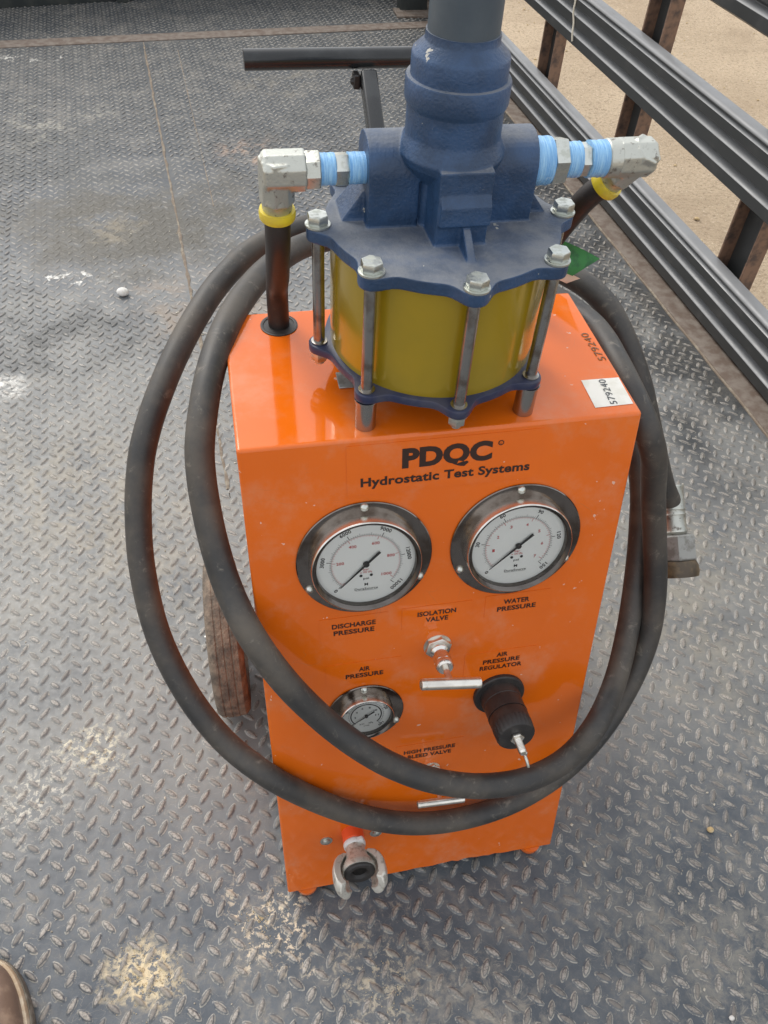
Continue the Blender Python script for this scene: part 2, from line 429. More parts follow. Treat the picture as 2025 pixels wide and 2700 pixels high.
def catmull(P, sub=6):
    P = [Vector(p) for p in P]; out = []
    for i in range(len(P)-1):
        a = P[max(i-1, 0)]; b = P[i]; c = P[i+1]; d = P[min(i+2, len(P)-1)]
        for k in range(sub):
            t = k/sub; out.append(.5*((2*b)+(c-a)*t+(2*a-5*b+4*c-d)*t*t+(-a+3*b-3*c+d)*t**3))
    out.append(P[-1]); return out

_tc = {}
def text_mesh(s, size, bold=0., sx=1., align='CENTER', extrude=0., res=3):
    cu = bpy.data.curves.new('lettering', 'FONT'); cu.body = s; cu.size = size; cu.offset = bold*size
    cu.align_x = align; cu.align_y = 'CENTER'; cu.resolution_u = res; cu.extrude = extrude; cu.space_character = 1.04
    o = bpy.data.objects.new('lettering_tmp', cu); COL.objects.link(o)
    dg = bpy.context.evaluated_depsgraph_get(); dg.update()
    me = bpy.data.meshes.new_from_object(o.evaluated_get(dg)); bpy.data.objects.remove(o); bpy.data.curves.remove(cu)
    me.materials.clear()
    n = len(me.vertices); co = np.empty(n*3, 'f'); me.vertices.foreach_get('co', co); co = co.reshape(-1, 3); co[:, 0] *= sx
    me.vertices.foreach_set('co', co.ravel()); me.update()
    return me, co
def cap_text(s, width, height, bold=0., res=4):
    """text scaled so that its capitals are `height` tall, centred on them"""
    me, co = text_mesh(s, 1., bold, 1., res=res)
    pm_, pc = text_mesh('D', 1., bold, 1., res=res)
    a, b = co.min(0), co.max(0); c = (a[0]+b[0])/2; lo_, hi_ = pc[:, 1].min(), pc[:, 1].max()
    co[:, 0] = (co[:, 0]-c)*width/(b[0]-a[0]); co[:, 1] = (co[:, 1]-(lo_+hi_)/2)*height/(hi_-lo_)
    me.vertices.foreach_set('co', co.ravel()); me.update(); bpy.data.meshes.remove(pm_)
    return me
def fit_text(s, width, height, bold=0., res=3):
    """text whose outline is exactly width x height, centred"""
    me, co = text_mesh(s, 1., bold, 1., res=res)
    a, b = co.min(0), co.max(0); c = (a+b)/2
    co[:, 0] = (co[:, 0]-c[0])*width/(b[0]-a[0]); co[:, 1] = (co[:, 1]-c[1])*height/(b[1]-a[1])
    me.vertices.foreach_set('co', co.ravel()); me.update()
    return me

# ================================================================== SETTING
NX = Vector((.99912, .0419, 0)).normalized()      # outward normal of the side rail
DY = Vector((-.0419, .99912, 0)).normalized()     # along the trailer
def tr(y, off, z=0.):                              # point on the trailer's side line at distance y
    return Vector((1.21-.0419*(y-1.4), y, z))+NX*off
# ground beyond the trailer
g = G(); S_ = 300
n = 60
vs = []; fs = []
xs = np.concatenate([np.linspace(-S_, -12, 8), np.linspace(-10, 14, 50), np.linspace(16, S_, 8)])
ys = np.concatenate([np.linspace(-S_, -8, 8), np.linspace(-6, 18, 50), np.linspace(20, S_, 8)])
for y in ys:
    for x in xs: vs.append((x, y, -.95+(.018*mnoise.noise(Vector((x*1.7, y*1.7, 0))) if abs(x) < 15 and abs(y) < 18 else 0)))
L = len(xs)
for j in range(len(ys)-1):
    for i in range(L-1): fs.append((j*L+i, j*L+i+1, (j+1)*L+i+1, (j+1)*L+i))
g.raw(vs, fs, True)
add('ground', g.mesh('ground'), 'ground', kind='structure', label='pale sandy gravel ground outside the trailer')
# small stones on the sand: one scattered mass
random.seed(3); g = G()
for k in range(420):
    x = random.uniform(1.4, 6.2); y = random.uniform(.2, 9); s = random.uniform(.005, .016)*(1.5 if random.random() < .06 else 1)
    o = Vector((x, y, -.945)); a = random.random()*6
    pts = [(1, 0, 0), (.3, .9, .1), (-.8, .6, 0), (-.9, -.5, .05), (.2, -.95, 0), (0, 0, .55), (-.05, .1, -.4)]
    vs = [o+Vector(((p[0]*math.cos(a)-p[1]*math.sin(a))*s, (p[0]*math.sin(a)+p[1]*math.cos(a))*s, p[2]*s)) for p in pts]
    g.raw(vs, [(0, 1, 5), (1, 2, 5), (2, 3, 5), (3, 4, 5), (4, 0, 5), (1, 0, 6), (2, 1, 6), (3, 2, 6), (4, 3, 6), (0, 4, 6)], True)
add('gravel', g.mesh('gravel'), 'yellow_stone', kind='stuff', label='loose stones lying on the sandy ground')

# deck: plates, weld seams, treads
deck = thing('deck', 'dark steel tread plate deck of the trailer', 'deck'); del deck['category']; deck['kind'] = 'structure'
def seamx(y): return -.3459-(y-1.8624)*.0727
def quadplate(pts, z0=-.006, z1=0.):
    return G().prism(pts, z0, z1)
JL = lambda x: 3.755+(x+1.1377)*.105            # near edge of the joint strip
YB = -4.2
lx = lambda y: tr(y, -.075).x
YS = .72
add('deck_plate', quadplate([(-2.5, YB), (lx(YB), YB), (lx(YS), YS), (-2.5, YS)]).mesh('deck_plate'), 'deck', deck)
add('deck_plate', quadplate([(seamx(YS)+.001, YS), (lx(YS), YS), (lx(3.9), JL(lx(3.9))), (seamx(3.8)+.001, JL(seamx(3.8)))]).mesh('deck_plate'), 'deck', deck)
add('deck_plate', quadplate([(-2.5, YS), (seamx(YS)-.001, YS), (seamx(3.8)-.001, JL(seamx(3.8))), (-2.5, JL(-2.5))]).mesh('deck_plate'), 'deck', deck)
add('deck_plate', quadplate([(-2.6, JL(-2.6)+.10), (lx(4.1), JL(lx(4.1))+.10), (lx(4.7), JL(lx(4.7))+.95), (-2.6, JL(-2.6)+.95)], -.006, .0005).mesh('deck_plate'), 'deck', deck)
# rust-brown joint strip across the deck
g = G(); g.prism([(-2.6, JL(-2.6)+.002), (lx(4.), JL(lx(4.))+.002), (lx(4.), JL(lx(4.))+.098), (-2.6, JL(-2.6)+.098)], -.004, .004)
add('joint_strip', bevelled(g.mesh('joint_strip'), .002, 1), 'rust', deck, label='flat rusty strip welded across the far end of the deck')
g = G(); random.seed(21); ys_ = np.arange(.75, 3.78, .03)
g.tube([(seamx(y)+random.uniform(-.002, .002), y, -.0012) for y in ys_], .005, 6, rs=[random.uniform(.0030, .0068) for y in ys_])
add('weld_bead', g.mesh('weld_bead'), 'rust_edge', deck)
g = G(); ys_ = np.arange(2.15, 3.7, .05)
g.tube([(-.235-(y-2.2)*.060, y, -.0008) for y in ys_], .0028, 6, rs=[random.uniform(.0010, .0034) for y in ys_])
add('weld_bead', g.mesh('weld_bead'), 'rust_edge', deck)

def treads(xr, yr, zoff, seg, big):
    c, s = math.cos(LROT), math.sin(LROT)
    cx0, cy0 = LO
    I = np.arange(-90, 90); J = np.arange(-60, 140)
    ii, jj = np.meshgrid(I, J); ii = ii.ravel(); jj = jj.ravel()
    out = []
    for kind in (0, 1):
        u = (ii+.5*kind)*LP; v = (jj+.5*kind)*LP
        X = cx0+u*c-v*s; Y = cy0+u*s+v*c
        m = xr(X, Y) & yr(X, Y)
        X = X[m]; Y = Y[m]
        out.append((X, Y, np.full(len(X), LROT+math.radians(54 if kind == 0 else -46))))
    X = np.concatenate([o[0] for o in out]); Y = np.concatenate([o[1] for o in out]); A = np.concatenate([o[2] for o in out])
    n = len(X); rng = np.random.RandomState(5)
    X = X+rng.normal(0, .0008, n); Y = Y+rng.normal(0, .0008, n); A = A+rng.normal(0, .055, n)
    Ls = .0142*(1+rng.normal(0, .04, n)); Ws = .0053*(1+rng.normal(0, .07, n)); H_ = .0029*(1+rng.normal(0, .12, n))
    Ls *= np.where(rng.random_sample(n) < .12, .88, 1)
    worn = np.array([mnoise.noise(Vector((x*2.2, y*2.2, 3.))) for x, y in zip(X, Y)])
    H_ *= np.clip(1.0-.5*np.clip(worn, 0, 1), .4, 1)
    H_ *= np.where(np.hypot((X+.48), (Y-2.05)*.8) < .42, .35, 1)
    t = np.linspace(0, 2*PI, seg, endpoint=False)
    ex = np.cos(t); ey = np.sign(np.sin(t))*np.abs(np.sin(t))**1.25          # pointed lens outline
    rings = [(1.12, 1.30, .00, 0.), (1.06, 1.15, .03, .22)] if big else []
    rings += [(1.0, 1.0, .10, .35), (.86, .72, .72, .62), (.60, .36, 1.0, 1.0)]
    vs = []; wear = []
    ca, sa = np.cos(A), np.sin(A)
    for (fl, fw, fh, wr) in rings:
        lx_ = ex[None, :]*Ls[:, None]*fl; ly = ey[None, :]*Ws[:, None]*fw
        vs.append(np.stack([X[:, None]+lx_*ca[:, None]-ly*sa[:, None], Y[:, None]+lx_*sa[:, None]+ly*ca[:, None], (zoff+.0002+H_*fh)[:, None]+0*lx_], -1))
        wear.append(np.full((n, seg), wr))
    V = np.stack(vs, 1)                       # n, rings, seg, 3
    W_ = np.stack(wear, 1); nr = len(rings)
    k = np.arange(seg); kn = (k+1) % seg
    q = np.concatenate([np.stack([r*seg+k, r*seg+kn, (r+1)*seg+kn, (r+1)*seg+k], -1) for r in range(nr-1)])
    nq = len(q); per = nr*seg
    base = (np.arange(n)*per)
    quads = (q[None]+base[:, None, None]).reshape(-1, 4)
    tops = (np.arange(seg)+(nr-1)*seg)[None]+base[:, None]
    me = bpy.data.meshes.new('tread_pattern')
    nv = n*per; me.vertices.add(nv); me.vertices.foreach_set('co', V.reshape(-1).astype('f'))
    nl = quads.size+tops.size; me.loops.add(nl); me.loops.foreach_set('vertex_index', np.concatenate([quads.ravel(), tops.ravel()]).astype('i'))
    nf = len(quads)+len(tops); me.polygons.add(nf)
    st = np.concatenate([np.arange(len(quads))*4, len(quads)*4+np.arange(len(tops))*seg]).astype('i')
    me.polygons.foreach_set('loop_start', st)
    me.polygons.foreach_set('use_smooth', np.concatenate([np.ones(len(quads), bool), np.ones(len(tops), bool)]))
    me.update(calc_edges=True)
    a = me.attributes.new('wear', 'FLOAT', 'POINT'); a.data.foreach_set('value', W_.ravel().astype('f'))
    a = me.attributes.new('rnd', 'FLOAT', 'POINT'); a.data.foreach_set('value', np.repeat(rng.random_sample(n), per).astype('f'))
    return me
lxv = lambda Y: 1.21-.0419*(Y-1.4)-.09
near = treads(lambda X, Y: (X > -1.25) & (X < lxv(Y)), lambda X, Y: (Y > -1.0) & (Y < 1.25), 0, 12, True)
far = treads(lambda X, Y: (X > -1.9) & (X < lxv(Y)) & (np.abs(X-(-.3459-(Y-1.8624)*.0727)) > .012), lambda X, Y: (Y >= 1.25) & (Y < JL(X)-.012), 0, 8, False)
far2 = treads(lambda X, Y: (X > -1.9) & (X < lxv(Y)), lambda X, Y: (Y >= JL(X)+.11) & (Y < JL(X)+.66), .0005, 8, False)
back = treads(lambda X, Y: (X > -1.25) & (X < lxv(Y)), lambda X, Y: (Y > -2.2) & (Y <= -1.0), 0, 8, False)
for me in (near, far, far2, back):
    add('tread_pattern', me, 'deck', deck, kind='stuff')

# rust-brown edge strip along the rail
strip = thing('edge_strip', 'rust brown steel angle along the deck edge below the rails', 'strip'); del strip['category']; strip['kind'] = 'structure'
p = [tr(-4.2, -.072), tr(-4.2, .012), tr(4.75, .012), tr(4.75, -.072)]
g = G().prism([(q.x, q.y) for q in p], -.012, .006)
add('strip_plate', bevelled(g.mesh('strip_plate'), .002, 2), 'rust', strip)
g = G().tube([tr(y, -.0745+.0012*math.sin(y*23), .002) for y in np.arange(-2, 4.7, .04)], .0042, 7)
add('weld_bead', g.mesh('weld_bead'), 'rust_edge', strip)
# frame under the deck edge
g = G(); p = [tr(-4.2, -.06), tr(-4.2, .10), tr(4.75, .10), tr(4.75, -.06)]
g.prism([(q.x, q.y) for q in p], -.16, -.014)
add('side_beam', g.mesh('side_beam'), 'rail', strip)

# far end board
hb = thing('headboard', 'dark steel headboard closing the far end of the trailer', 'headboard', (-.6, 4.36, 0))
ang = math.atan2(.18, .947)
HM = T_(-.6, 4.44) @ Matrix.Rotation(.188, 4, 'Z')
g = G().box((0, .03, .30), (4.2, .05, .62)); add('panel', bevelled(g.mesh('panel'), .004, 2), 'headboard', hb, HM)
for x in (-1.6, -.8, 0, .8, 1.55):
    g = G().box((x, -.012, .30), (.06, .03, .60)); add('upright', bevelled(g.mesh('upright'), .004, 2), 'headboard', hb, HM)
tb = thing('corner_stand', 'dark square steel leg standing at the far right corner of the deck', 'post', (.95, 4.26, 0))
g = G().box((.95, 4.28, .35), (.15, .10, .70)); add('leg', bevelled(g.mesh('leg'), .006, 2), 'headboard', tb)
g = G().box((.95, 4.20, .006), (.22, .14, .012)); add('foot_plate', bevelled(g.mesh('foot_plate'), .002, 1), 'rust', tb)

# side rail: three fluted rails on channel posts
fence = thing('side_rail', 'black fluted steel side rails on rusty channel posts beside the deck', 'railing', tr(1.4, 0))
def rail(z0, h=.176, Y0=-1.6, Y1=4.75):
    prof = [(.030, 0.), (.004, 0.), (-.004, .004)]
    for zz in (0, .0585):
        prof += [(-.012, zz+.010), (-.012, zz+.040), (-.009, zz+.0435), (.012, zz+.0500), (.013, zz+.0530)]
    prof += [(-.012, .127), (-.012, .150), (-.008, .153), (.004, .1555), (.004, .160), (-.008, .1625), (-.010, .166), (-.008, .170), (.002, .176), (.030, .176)]
    poly = prof
    n = len(poly); g = G(); vs = []
    for Y in (Y0, Y1):
        for o, z in poly: vs.append(tr(Y, o, z0+z))
        for o, z in poly: vs.append(tr(Y, o+.003, z0+(z-.003 if z > .17 else z)))
    fs = [(i, i+1, 2*n+i+1, 2*n+i) for i in range(n-1)]
    fs += [(n+i+1, n+i, 3*n+i, 3*n+i+1) for i in range(n-1)]
    g.raw(vs, fs, False); return g.mesh('rail')
for z0 in (.006, .382, .748):
    add('rail', rail(z0), 'rail', fence)
postmesh = None; flmesh = None
for k in range(-2, 5):
    yc = 1.275+.772*k
    if yc > 4.7: continue
    mw = T_(*tr(yc, .036)) @ Matrix.Rotation(.0419, 4, 'Z')
    if postmesh is None:
        postmesh = G().box((.046, 0, .42), (.008, .118, 1.10)).mesh('post')
        flmesh = bevelled(G().box((.025, 0, .42), (.050, .008, 1.10)).mesh('flange'), .002, 1)
    pm = add('post', postmesh, 'rail', fence, mw)
    add('flange', flmesh, 'post_rust', pm, mw @ T_(0, .063)); add('flange', flmesh, 'post_rust', pm, mw @ T_(0, -.063))
st = thing('string', 'pale string hanging loose over the middle rail at the far end', 'string', tr(2.52, -.012, .55))
pts = catmull([tr(2.55, .02, .575), tr(2.55, -.008, .566), tr(2.535, -.016, .52), tr(2.53, -.018, .49), tr(2.515, -.016, .46), tr(2.50, -.020, .43), tr(2.492, -.018, .405)], 6)
add('strand', G().tube(pts, .0035, 6).mesh('strand'), 'string', st)

# ================================================================== THE CART
Hh = .8283; DD = .2431; AL = math.radians(13.2296)
CART = 'orange hydrostatic test pump cart with a blue and gold pump standing on top'
cart = thing('test_pump_cart', CART, 'pump cart', (0, .03, 0))
uY = Vector((0, math.sin(AL), math.cos(AL))); nF = Vector((0, -math.cos(AL), math.sin(AL)))
FM = Matrix(((1, 0, 0, 0), (0, uY.y, nF.y, 0), (0, uY.z, nF.z, Hh), (0, 0, 0, 1)))   # panel frame: x right, y up the panel, z out
def FP(u, v, o=0.): return FM @ T_(u, -v, o)

# enclosure: folded sheet metal, open underneath
bm = bmesh.new()
yb = -(Hh-.022)*math.tan(AL)
sec = [(0, Hh), (DD, Hh), (DD, .022), (yb, .022)]
vv = [[bm.verts.new((x, y, z)) for (y, z) in sec] for x in (-.225, .225)]
bm.faces.new([vv[0][i] for i in (0, 1, 2, 3)]); bm.faces.new([vv[1][i] for i in (3, 2, 1, 0)])
bm.faces.new([vv[0][0], vv[1][0], vv[1][1], vv[0][1]]); bm.faces.new([vv[0][1], vv[1][1], vv[1][2], vv[0][2]])
bm.faces.new([vv[0][3], vv[1][3], vv[1][0], vv[0][0]])
bmesh.ops.recalc_face_normals(bm, faces=bm.faces[:])
es = [e for e in bm.edges if len(e.link_faces) == 2]
bmesh.ops.bevel(bm, geom=es, offset=.0035, segments=4, affect='EDGES', profile=.5)
# ragged, slightly dented lower edge of the front
be = [e for e in bm.edges if abs(e.verts[0].co.z-.022) < 1e-4 and abs(e.verts[1].co.z-.022) < 1e-4 and e.calc_length() > .3 and e.verts[0].co.y < 0]
bmesh.ops.subdivide_edges(bm, edges=be, cuts=40)
random.seed(11)
for v_ in bm.verts:
    if abs(v_.co.z-.022) < 1e-4 and v_.co.y < -.15 and abs(v_.co.x) < .22:
        k = max(0, 1-abs(v_.co.x-.07)/.12); v_.co.z += (.001+.006*k)*random.random(); v_.co.y += random.uniform(0, .0015)*k
me = bpy.data.meshes.new('enclosure'); bm.to_mesh(me); bm.free()
me.polygons.foreach_set('use_smooth', [False]*len(me.polygons))
enc = add('enclosure', me, 'orange', cart)
md = enc.modifiers.new('thick', 'SOLIDIFY'); md.thickness = .002; md.offset = -1
# base tray with a block added under it to keep light out, and feet
g = G().box((0, .03, .034), (.44, .40, .006)); g.box((0, .035, .018), (.40, .37, .024)); add('tray_and_light_block', g.mesh('tray_and_light_block'), 'black_paint', cart)
footm = G().lathe([(.0005, 0), (.011, .001), (.0165, .005), (.0185, .012), (.0185, .0205)], 24).mesh('foot')
for (x, y) in ((-.193, -.178), (.190, -.178)):
    add('foot', footm, 'orange', cart, T_(x, y))
# wheels and axle at the back
def wheel():
    tg = G().lathe([(.098, -.024), (.122, -.030), (.136, -.028), (.1435, -.021), (.1445, -.0150), (.1434, -.0142), (.1434, -.0122), (.1448, -.0114), (.1452, -.0030), (.1440, -.0022), (.1440, .0000), (.1452, .0008), (.1448, .0092), (.1434, .0100), (.1434, .0120), (.1445, .0128), (.1435, .021), (.136, .028), (.122, .030), (.098, .024), (.098, -.024)], 64, caps=False)
    return tg.mesh('tyre')
tym = wheel()
rim = G().lathe([(.012, -.034), (.030, -.034), (.034, -.018), (.088, -.012), (.099, -.023), (.099, .023), (.088, .012), (.034, .018), (.030, .034), (.012, .034)], 48).mesh('rim')
for sx in (-1, 1):
    mw = T_(sx*.285, .235, .1452) @ R_('Y', 90)
    wh = add('wheel', rim, 'orange', cart, mw)
    add('tyre', tym, 'tyre', wh, mw)
g = G().lathe([(.009, -.325), (.009, .325)], 20); add('axle', g.mesh('axle'), 'rod', cart, T_(0, .235, .1452) @ R_('Y', 90))
brm = bevelled(G().box((0, .2475, .15), (.035, .008, .10)).mesh('axle_bracket'), .002, 1)
for sx in (-1, 1): add('axle_bracket', brm, 'orange', cart, T_(sx*.19, 0))
# folding T handle
hd = (Vector((.02, .645, .975))-Vector((.02, .25, .707))); hl = hd.length; hdn = hd.normalized()
zq = hdn.to_track_quat('Z', 'X').to_matrix().to_4x4()
mw = T_(.02, .25, .707) @ zq
g = G().box((0, 0, hl/2-.01), (.024, .024, hl-.02))
hand = add('handle', bevelled(g.mesh('handle'), .004, 3), 'black_paint', cart, mw)
gb = G().lathe([(.0120, -.178), (.0142, -.1775), (.0142, .1775), (.0120, .178)], 32)
add('grip_bar', gb.mesh('grip_bar'), 'black_paint', hand, T_(.02, .645, .980) @ R_('Y', 90))
g = G().box((.003, .630, .955), (.010, .02, .02)); g.tube([(-.006, .626, .955), (.010, .626, .955)], .005, 10)
add('clip', bevelled(g.mesh('clip'), .002, 1), 'black_plastic', hand)
g = G().box((.02, .2515, .70), (.06, .016, .09)); add('hinge_plate', bevelled(g.mesh('hinge_plate'), .003, 2), 'black_paint', cart)
# hose hook behind the box
g = G().tube(catmull([(-.03, .245, .735), (-.03, .33, .745), (-.03, .42, .760), (-.03, .50, .768), (-.03, .525, .775), (-.03, .530, .80)], 5), .007, 10)
add('hose_hook', g.mesh('hose_hook'), 'black_paint', cart)
# grommets where the short hoses enter the top
gro = G().lathe([(.0225, .0), (.0225, .0012), (.0205, .0016), (.0190, .0012), (.0190, .0004), (.0001, .0004)], 40, caps=False).mesh('grommet')
for x in (-.159, .155): add('grommet', gro, 'black_plastic', cart, T_(x, .2135, Hh))
# grey metal tab under the pump
g = G().box((-.096, .098, Hh+.0015), (.018, .028, .002)); g.box((-.088, .108, Hh+.016), (.002, .02, .03))
add('tab', bevelled(g.mesh('tab'), .0006, 1), 'grey_metal', cart)
# stickers and marker writing on the top
bmq = G().raw([(.1752, .0633, 0), (.2215, .0628, 0), (.2200, .0154, 0), (.1740, .0144, 0)], [(0, 3, 2, 1)])
stk = add('sticker', bmq.mesh('sticker'), 'paper', cart, T_(0, 0, Hh+.0006), label='white sticker with a handwritten number')
def hand_text(s, x, y, length, height, mat, z, parent, rot=90, slant=0):
    me = fit_text(s, length, height, .0)
    add('writing', me, mat, parent, T_(x, y, z) @ R_('Z', rot))
hand_text('579240', .1985, .039, .044, .0085, 'marker_dark', Hh+.0012, stk, 88)
hand_text('579240', .2135, .124, .056, .0095, 'marker', Hh+.0007, enc, 94)

# decals on the front panel
def decal(u0, v0, u1, v1, lines):
    cu_, cv = (u0+u1)/2, (v0+v1)/2; W_, H_ = u1-u0, v1-v0
    g = G().prism([(-W_/2, -H_/2), (W_/2, -H_/2), (W_/2, H_/2), (-W_/2, H_/2)], .0002, .0007)
    d = add('decal', g.mesh('decal'), 'orange', enc, FP(cu_, cv))
    for (s, u, v, wd, ht, bold) in lines:
        me = cap_text(s, wd, ht, bold, 4) if s == 'PDQC' else fit_text(s, wd, ht, bold, 4)
        o = add('lettering', me, 'print', enc, FP(u, v, .0011))
    return d
decal(-.111, .0075, .110, .0705, [('PDQC', .0010, .0287, .1020, .0250, .052), ('Hydrostatic Test Systems', .0010, .0560, .194, .0150, .030)])
me = fit_text('®', .0068, .0065, .03); add('lettering', me, 'print', enc, FP(.0613, .0205, .0011))
decal(-.150, .2475, -.064, .2835, [('DISCHARGE', -.1070, .2610, .0550, .0078, .03), ('PRESSURE', -.1070, .2722, .0515, .0078, .03)])
decal(-.046, .2465, .045, .2815, [('ISOLATION', -.0012, .2590, .0500, .0078, .03), ('VALVE', -.0008, .2697, .0295, .0078, .03)])
decal(.062, .2440, .148, .2800, [('WATER', .1035, .2565, .0345, .0078, .03), ('PRESSURE', .1045, .2680, .0520, .0078, .03)])
decal(-.1455, .3275, -.0458, .3640, [('AIR', -.0945, .3405, .0145, .0078, .03), ('PRESSURE', -.0945, .3515, .0500, .0078, .03)])
decal(.0410, .3425, .1425, .3860, [('AIR', .0930, .3500, .0155, .0078, .03), ('PRESSURE', .0928, .3612, .0515, .0078, .03), ('REGULATOR', .0930, .3727, .0595, .0078, .03)])
decal(-.0500, .5080, .0500, .5455, [('HIGH PRESSURE', -.0006, .5235, .0765, .0078, .03), ('BLEED VALVE', -.0006, .5345, .0650, .0078, .03)])

# pressure gauges
def arc_text(g_list, s, ang, r, h, mat, parent, mw, tangential=True):
    a = math.radians(ang)
    me = fit_text(s, h*.72*len(s), h, .02, 2)
    rot = 0
    if tangential: rot = ang-90 if ang > -10 and ang < 190 else ang-90
    add('numeral', me, mat, parent, mw @ T_(r*math.cos(a), r*math.sin(a), .0) @ R_('Z', rot))
def gauge(u, v, Rf, Rb, hgt, doff, nums, reds, rs, scr_r, scr_a, brand, big=True, needle=-135-0):
    base = FP(u, v)
    k = Rb/.066
    fl = G().lathe([(Rb*.9, .0004), (Rf-.001, .0004), (Rf, .0010), (Rf, .0022), (Rf-.001, .0030), (Rb*.9, .0030)], 96)
    case = add('pressure_gauge', fl.mesh('gauge_flange'), 'flange', cart, base)
    bz = G().lathe([(Rb, .002), (Rb, .006*k), (Rb*1.006, .0075*k), (Rb, .009*k), (Rb*.992, hgt-.003), (Rb*.985, hgt-.0012), (Rb*.972, hgt-.0004)], 96, caps=False)
    add('bezel', bz.mesh('bezel'), 'steel', case, base)
    br = G().lathe([(Rb*.972, hgt-.0004), (Rb*.955, hgt-.0006), (Rb*.905, hgt-.0030), (Rb*.893, hgt-.0042), (Rb*.893, doff-.001)], 96, caps=False)
    add('bezel_ring', br.mesh('bezel_ring'), 'ring_reflect', case, base)
    Rd = Rb*.895
    d = G().lathe([(Rd, doff), (.0001, doff)], 96, caps=False, smooth=False)
    add('dial', d.mesh('dial'), 'dial', case, base)
    # printed scale: ticks
    tk = G(); tr_ = G(); z = doff+.0003
    def tick(gm, ang, r0, r1, wd):
        a = math.radians(ang); c, s = math.cos(a), math.sin(a)
        gm.raw([(r0*c+wd*s, r0*s-wd*c, z), (r1*c+wd*s, r1*s-wd*c, z), (r1*c-wd*s, r1*s+wd*c, z), (r0*c-wd*s, r0*s+wd*c, z)], [(0, 1, 2, 3)])
    NB = 75 if big else 32
    for i in range(NB+1):
        ang = 225-270*i/NB; mj = i % (15 if big else 8) == 0; md_ = i % 5 == 0
        tick(tk, ang, Rd*(.70), Rd*(.70+(.095 if mj else .06 if md_ else .038)), .00038 if mj else .0002)
    NR = 50 if big else 0
    for i in range(NR+1 if NR else 0):
        ang = 225-262*i/NR; mj = i % 10 == 0
        tick(tr_, ang, Rd*(.69-(.075 if mj else .032)), Rd*.69, .00030 if mj else .00018)
    def arc(gm, r, wd, a0=225, a1=-45, N=90):
        for i in range(N):
            a, b = math.radians(a0+(a1-a0)*i/N), math.radians(a0+(a1-a0)*(i+1)/N)
            gm.raw([(r*math.cos(a), r*math.sin(a), z), ((r+wd)*math.cos(a), (r+wd)*math.sin(a), z), ((r+wd)*math.cos(b), (r+wd)*math.sin(b), z), (r*math.cos(b), r*math.sin(b), z)], [(0, 1, 2, 3)])
    arc(tk, Rd*.70, .00025)
    if big: arc(tr_, Rd*.688, -.00022, 225, -37)
    else: arc(tk, Rd*.60, .0016)
    add('scale_marks', tk.mesh('scale_marks'), 'ink', case, base)
    if big: add('scale_marks', tr_.mesh('scale_marks'), 'ink_red', case, base)
    mz = base @ T_(0, 0, z+.0001)
    h = .0050 if big else .0040
    for i, s in enumerate(nums):
        ang = 225-270*i/(len(nums)-1); arc_text(None, s, ang, Rd*(.875 if big else .86), h, 'ink', case, mz, True)
    for i, s in enumerate(reds):
        ang = 225-rs*i/(len(reds)) - rs/len(reds)*(1) if big else 225-270*(i+1)/(len(reds)+1)
        arc_text(None, s, ang, Rd*.52 if big else Rd*.45, .0042 if big else .0034, 'ink_red' if big else 'ink', case, mz, False)
    def tx(s, x, y, wd, ht, mt): add('lettering', fit_text(s, wd, ht, .01, 2), mt, case, mz @ T_(x, y))
    if big:
        tx('bar', 0, -.0085, .007, .0030, 'ink_red'); tx('x 100 kPa', 0, -.0125, .014, .0030, 'ink_red')
        for sx in (-1, 1): add('dial_screw', G().lathe([(.0001, .0006), (.0017, .0004), (.0019, 0)], 12).mesh('dial_screw'), 'ink', case, mz @ T_(sx*.0062, -.0175))
        tx('psi', 0, -.0225, .0068, .0040, 'ink'); tx('M', 0, -.0310, .0042, .0040, 'ink'); tx(brand, 0, -.0375, .028, .0034, 'ink')
        arc(G(), .03, .001)
        ln = G().raw([(-.013, -.0402, 0), (.013, -.0402, 0), (.013, -.0399, 0), (-.013, -.0399, 0)], [(0, 1, 2, 3)])
        add('underline', ln.mesh('underline'), 'ink', case, mz)
    else:
        tx('psi', -.006, -.0165, .006, .003, 'ink'); tx('kPa', .0065, -.0155, .006, .003, 'ink'); tx('x100', 0, -.0205, .008, .002, 'ink')
    # needle
    a = math.radians(needle); kk = Rd/.059
    nd = G(); zt = .0022
    def bar(pts): nd.prism([(x*math.cos(a)-y*math.sin(a), x*math.sin(a)+y*math.cos(a)) for x, y in pts], doff+zt, doff+zt+.0007)
    bar([(0, -.0013*kk), (.043*kk, -.0005*kk), (.0445*kk, 0), (.043*kk, .0005*kk), (0, .0013*kk)])
    bar([(-.023*kk, -.0016*kk), (0, -.0012*kk), (0, .0012*kk), (-.023*kk, .0016*kk)])
    nd.lathe([(.0036*kk, doff+.0006), (.0036*kk, doff+zt+.0012), (.0015*kk, doff+zt+.0018)], 20)
    add('needle', nd.mesh('needle'), 'ink', case, base)
    gl = G().lathe([(Rb*.893, hgt-.0036), (.0001, hgt-.0032)], 64, caps=False)
    add('glass', gl.mesh('glass'), 'glass', case, base)
    sm = G(); sm.lathe([(.0052, 0), (.0052, .0008), (.0046, .0022), (.0030, .0038), (.0001, .0046)], 20)
    smm = sm.mesh('screw')
    for sa in scr_a: add('screw', smm, 'zinc', case, base @ T_(scr_r*math.cos(math.radians(sa)), scr_r*math.sin(math.radians(sa)), .003))
    return case
g1 = gauge(-.0925, .1600, .0805, .0655, .020, .0095, ['0', '3000', '6000', '9000', '12000', '15000'], ['200', '400', '600', '800', '1000'], 262, .0745, (90, 207, 333), 'DuraSource', True, -135)
g1['label'] = 'discharge pressure gauge at the upper left of the panel'
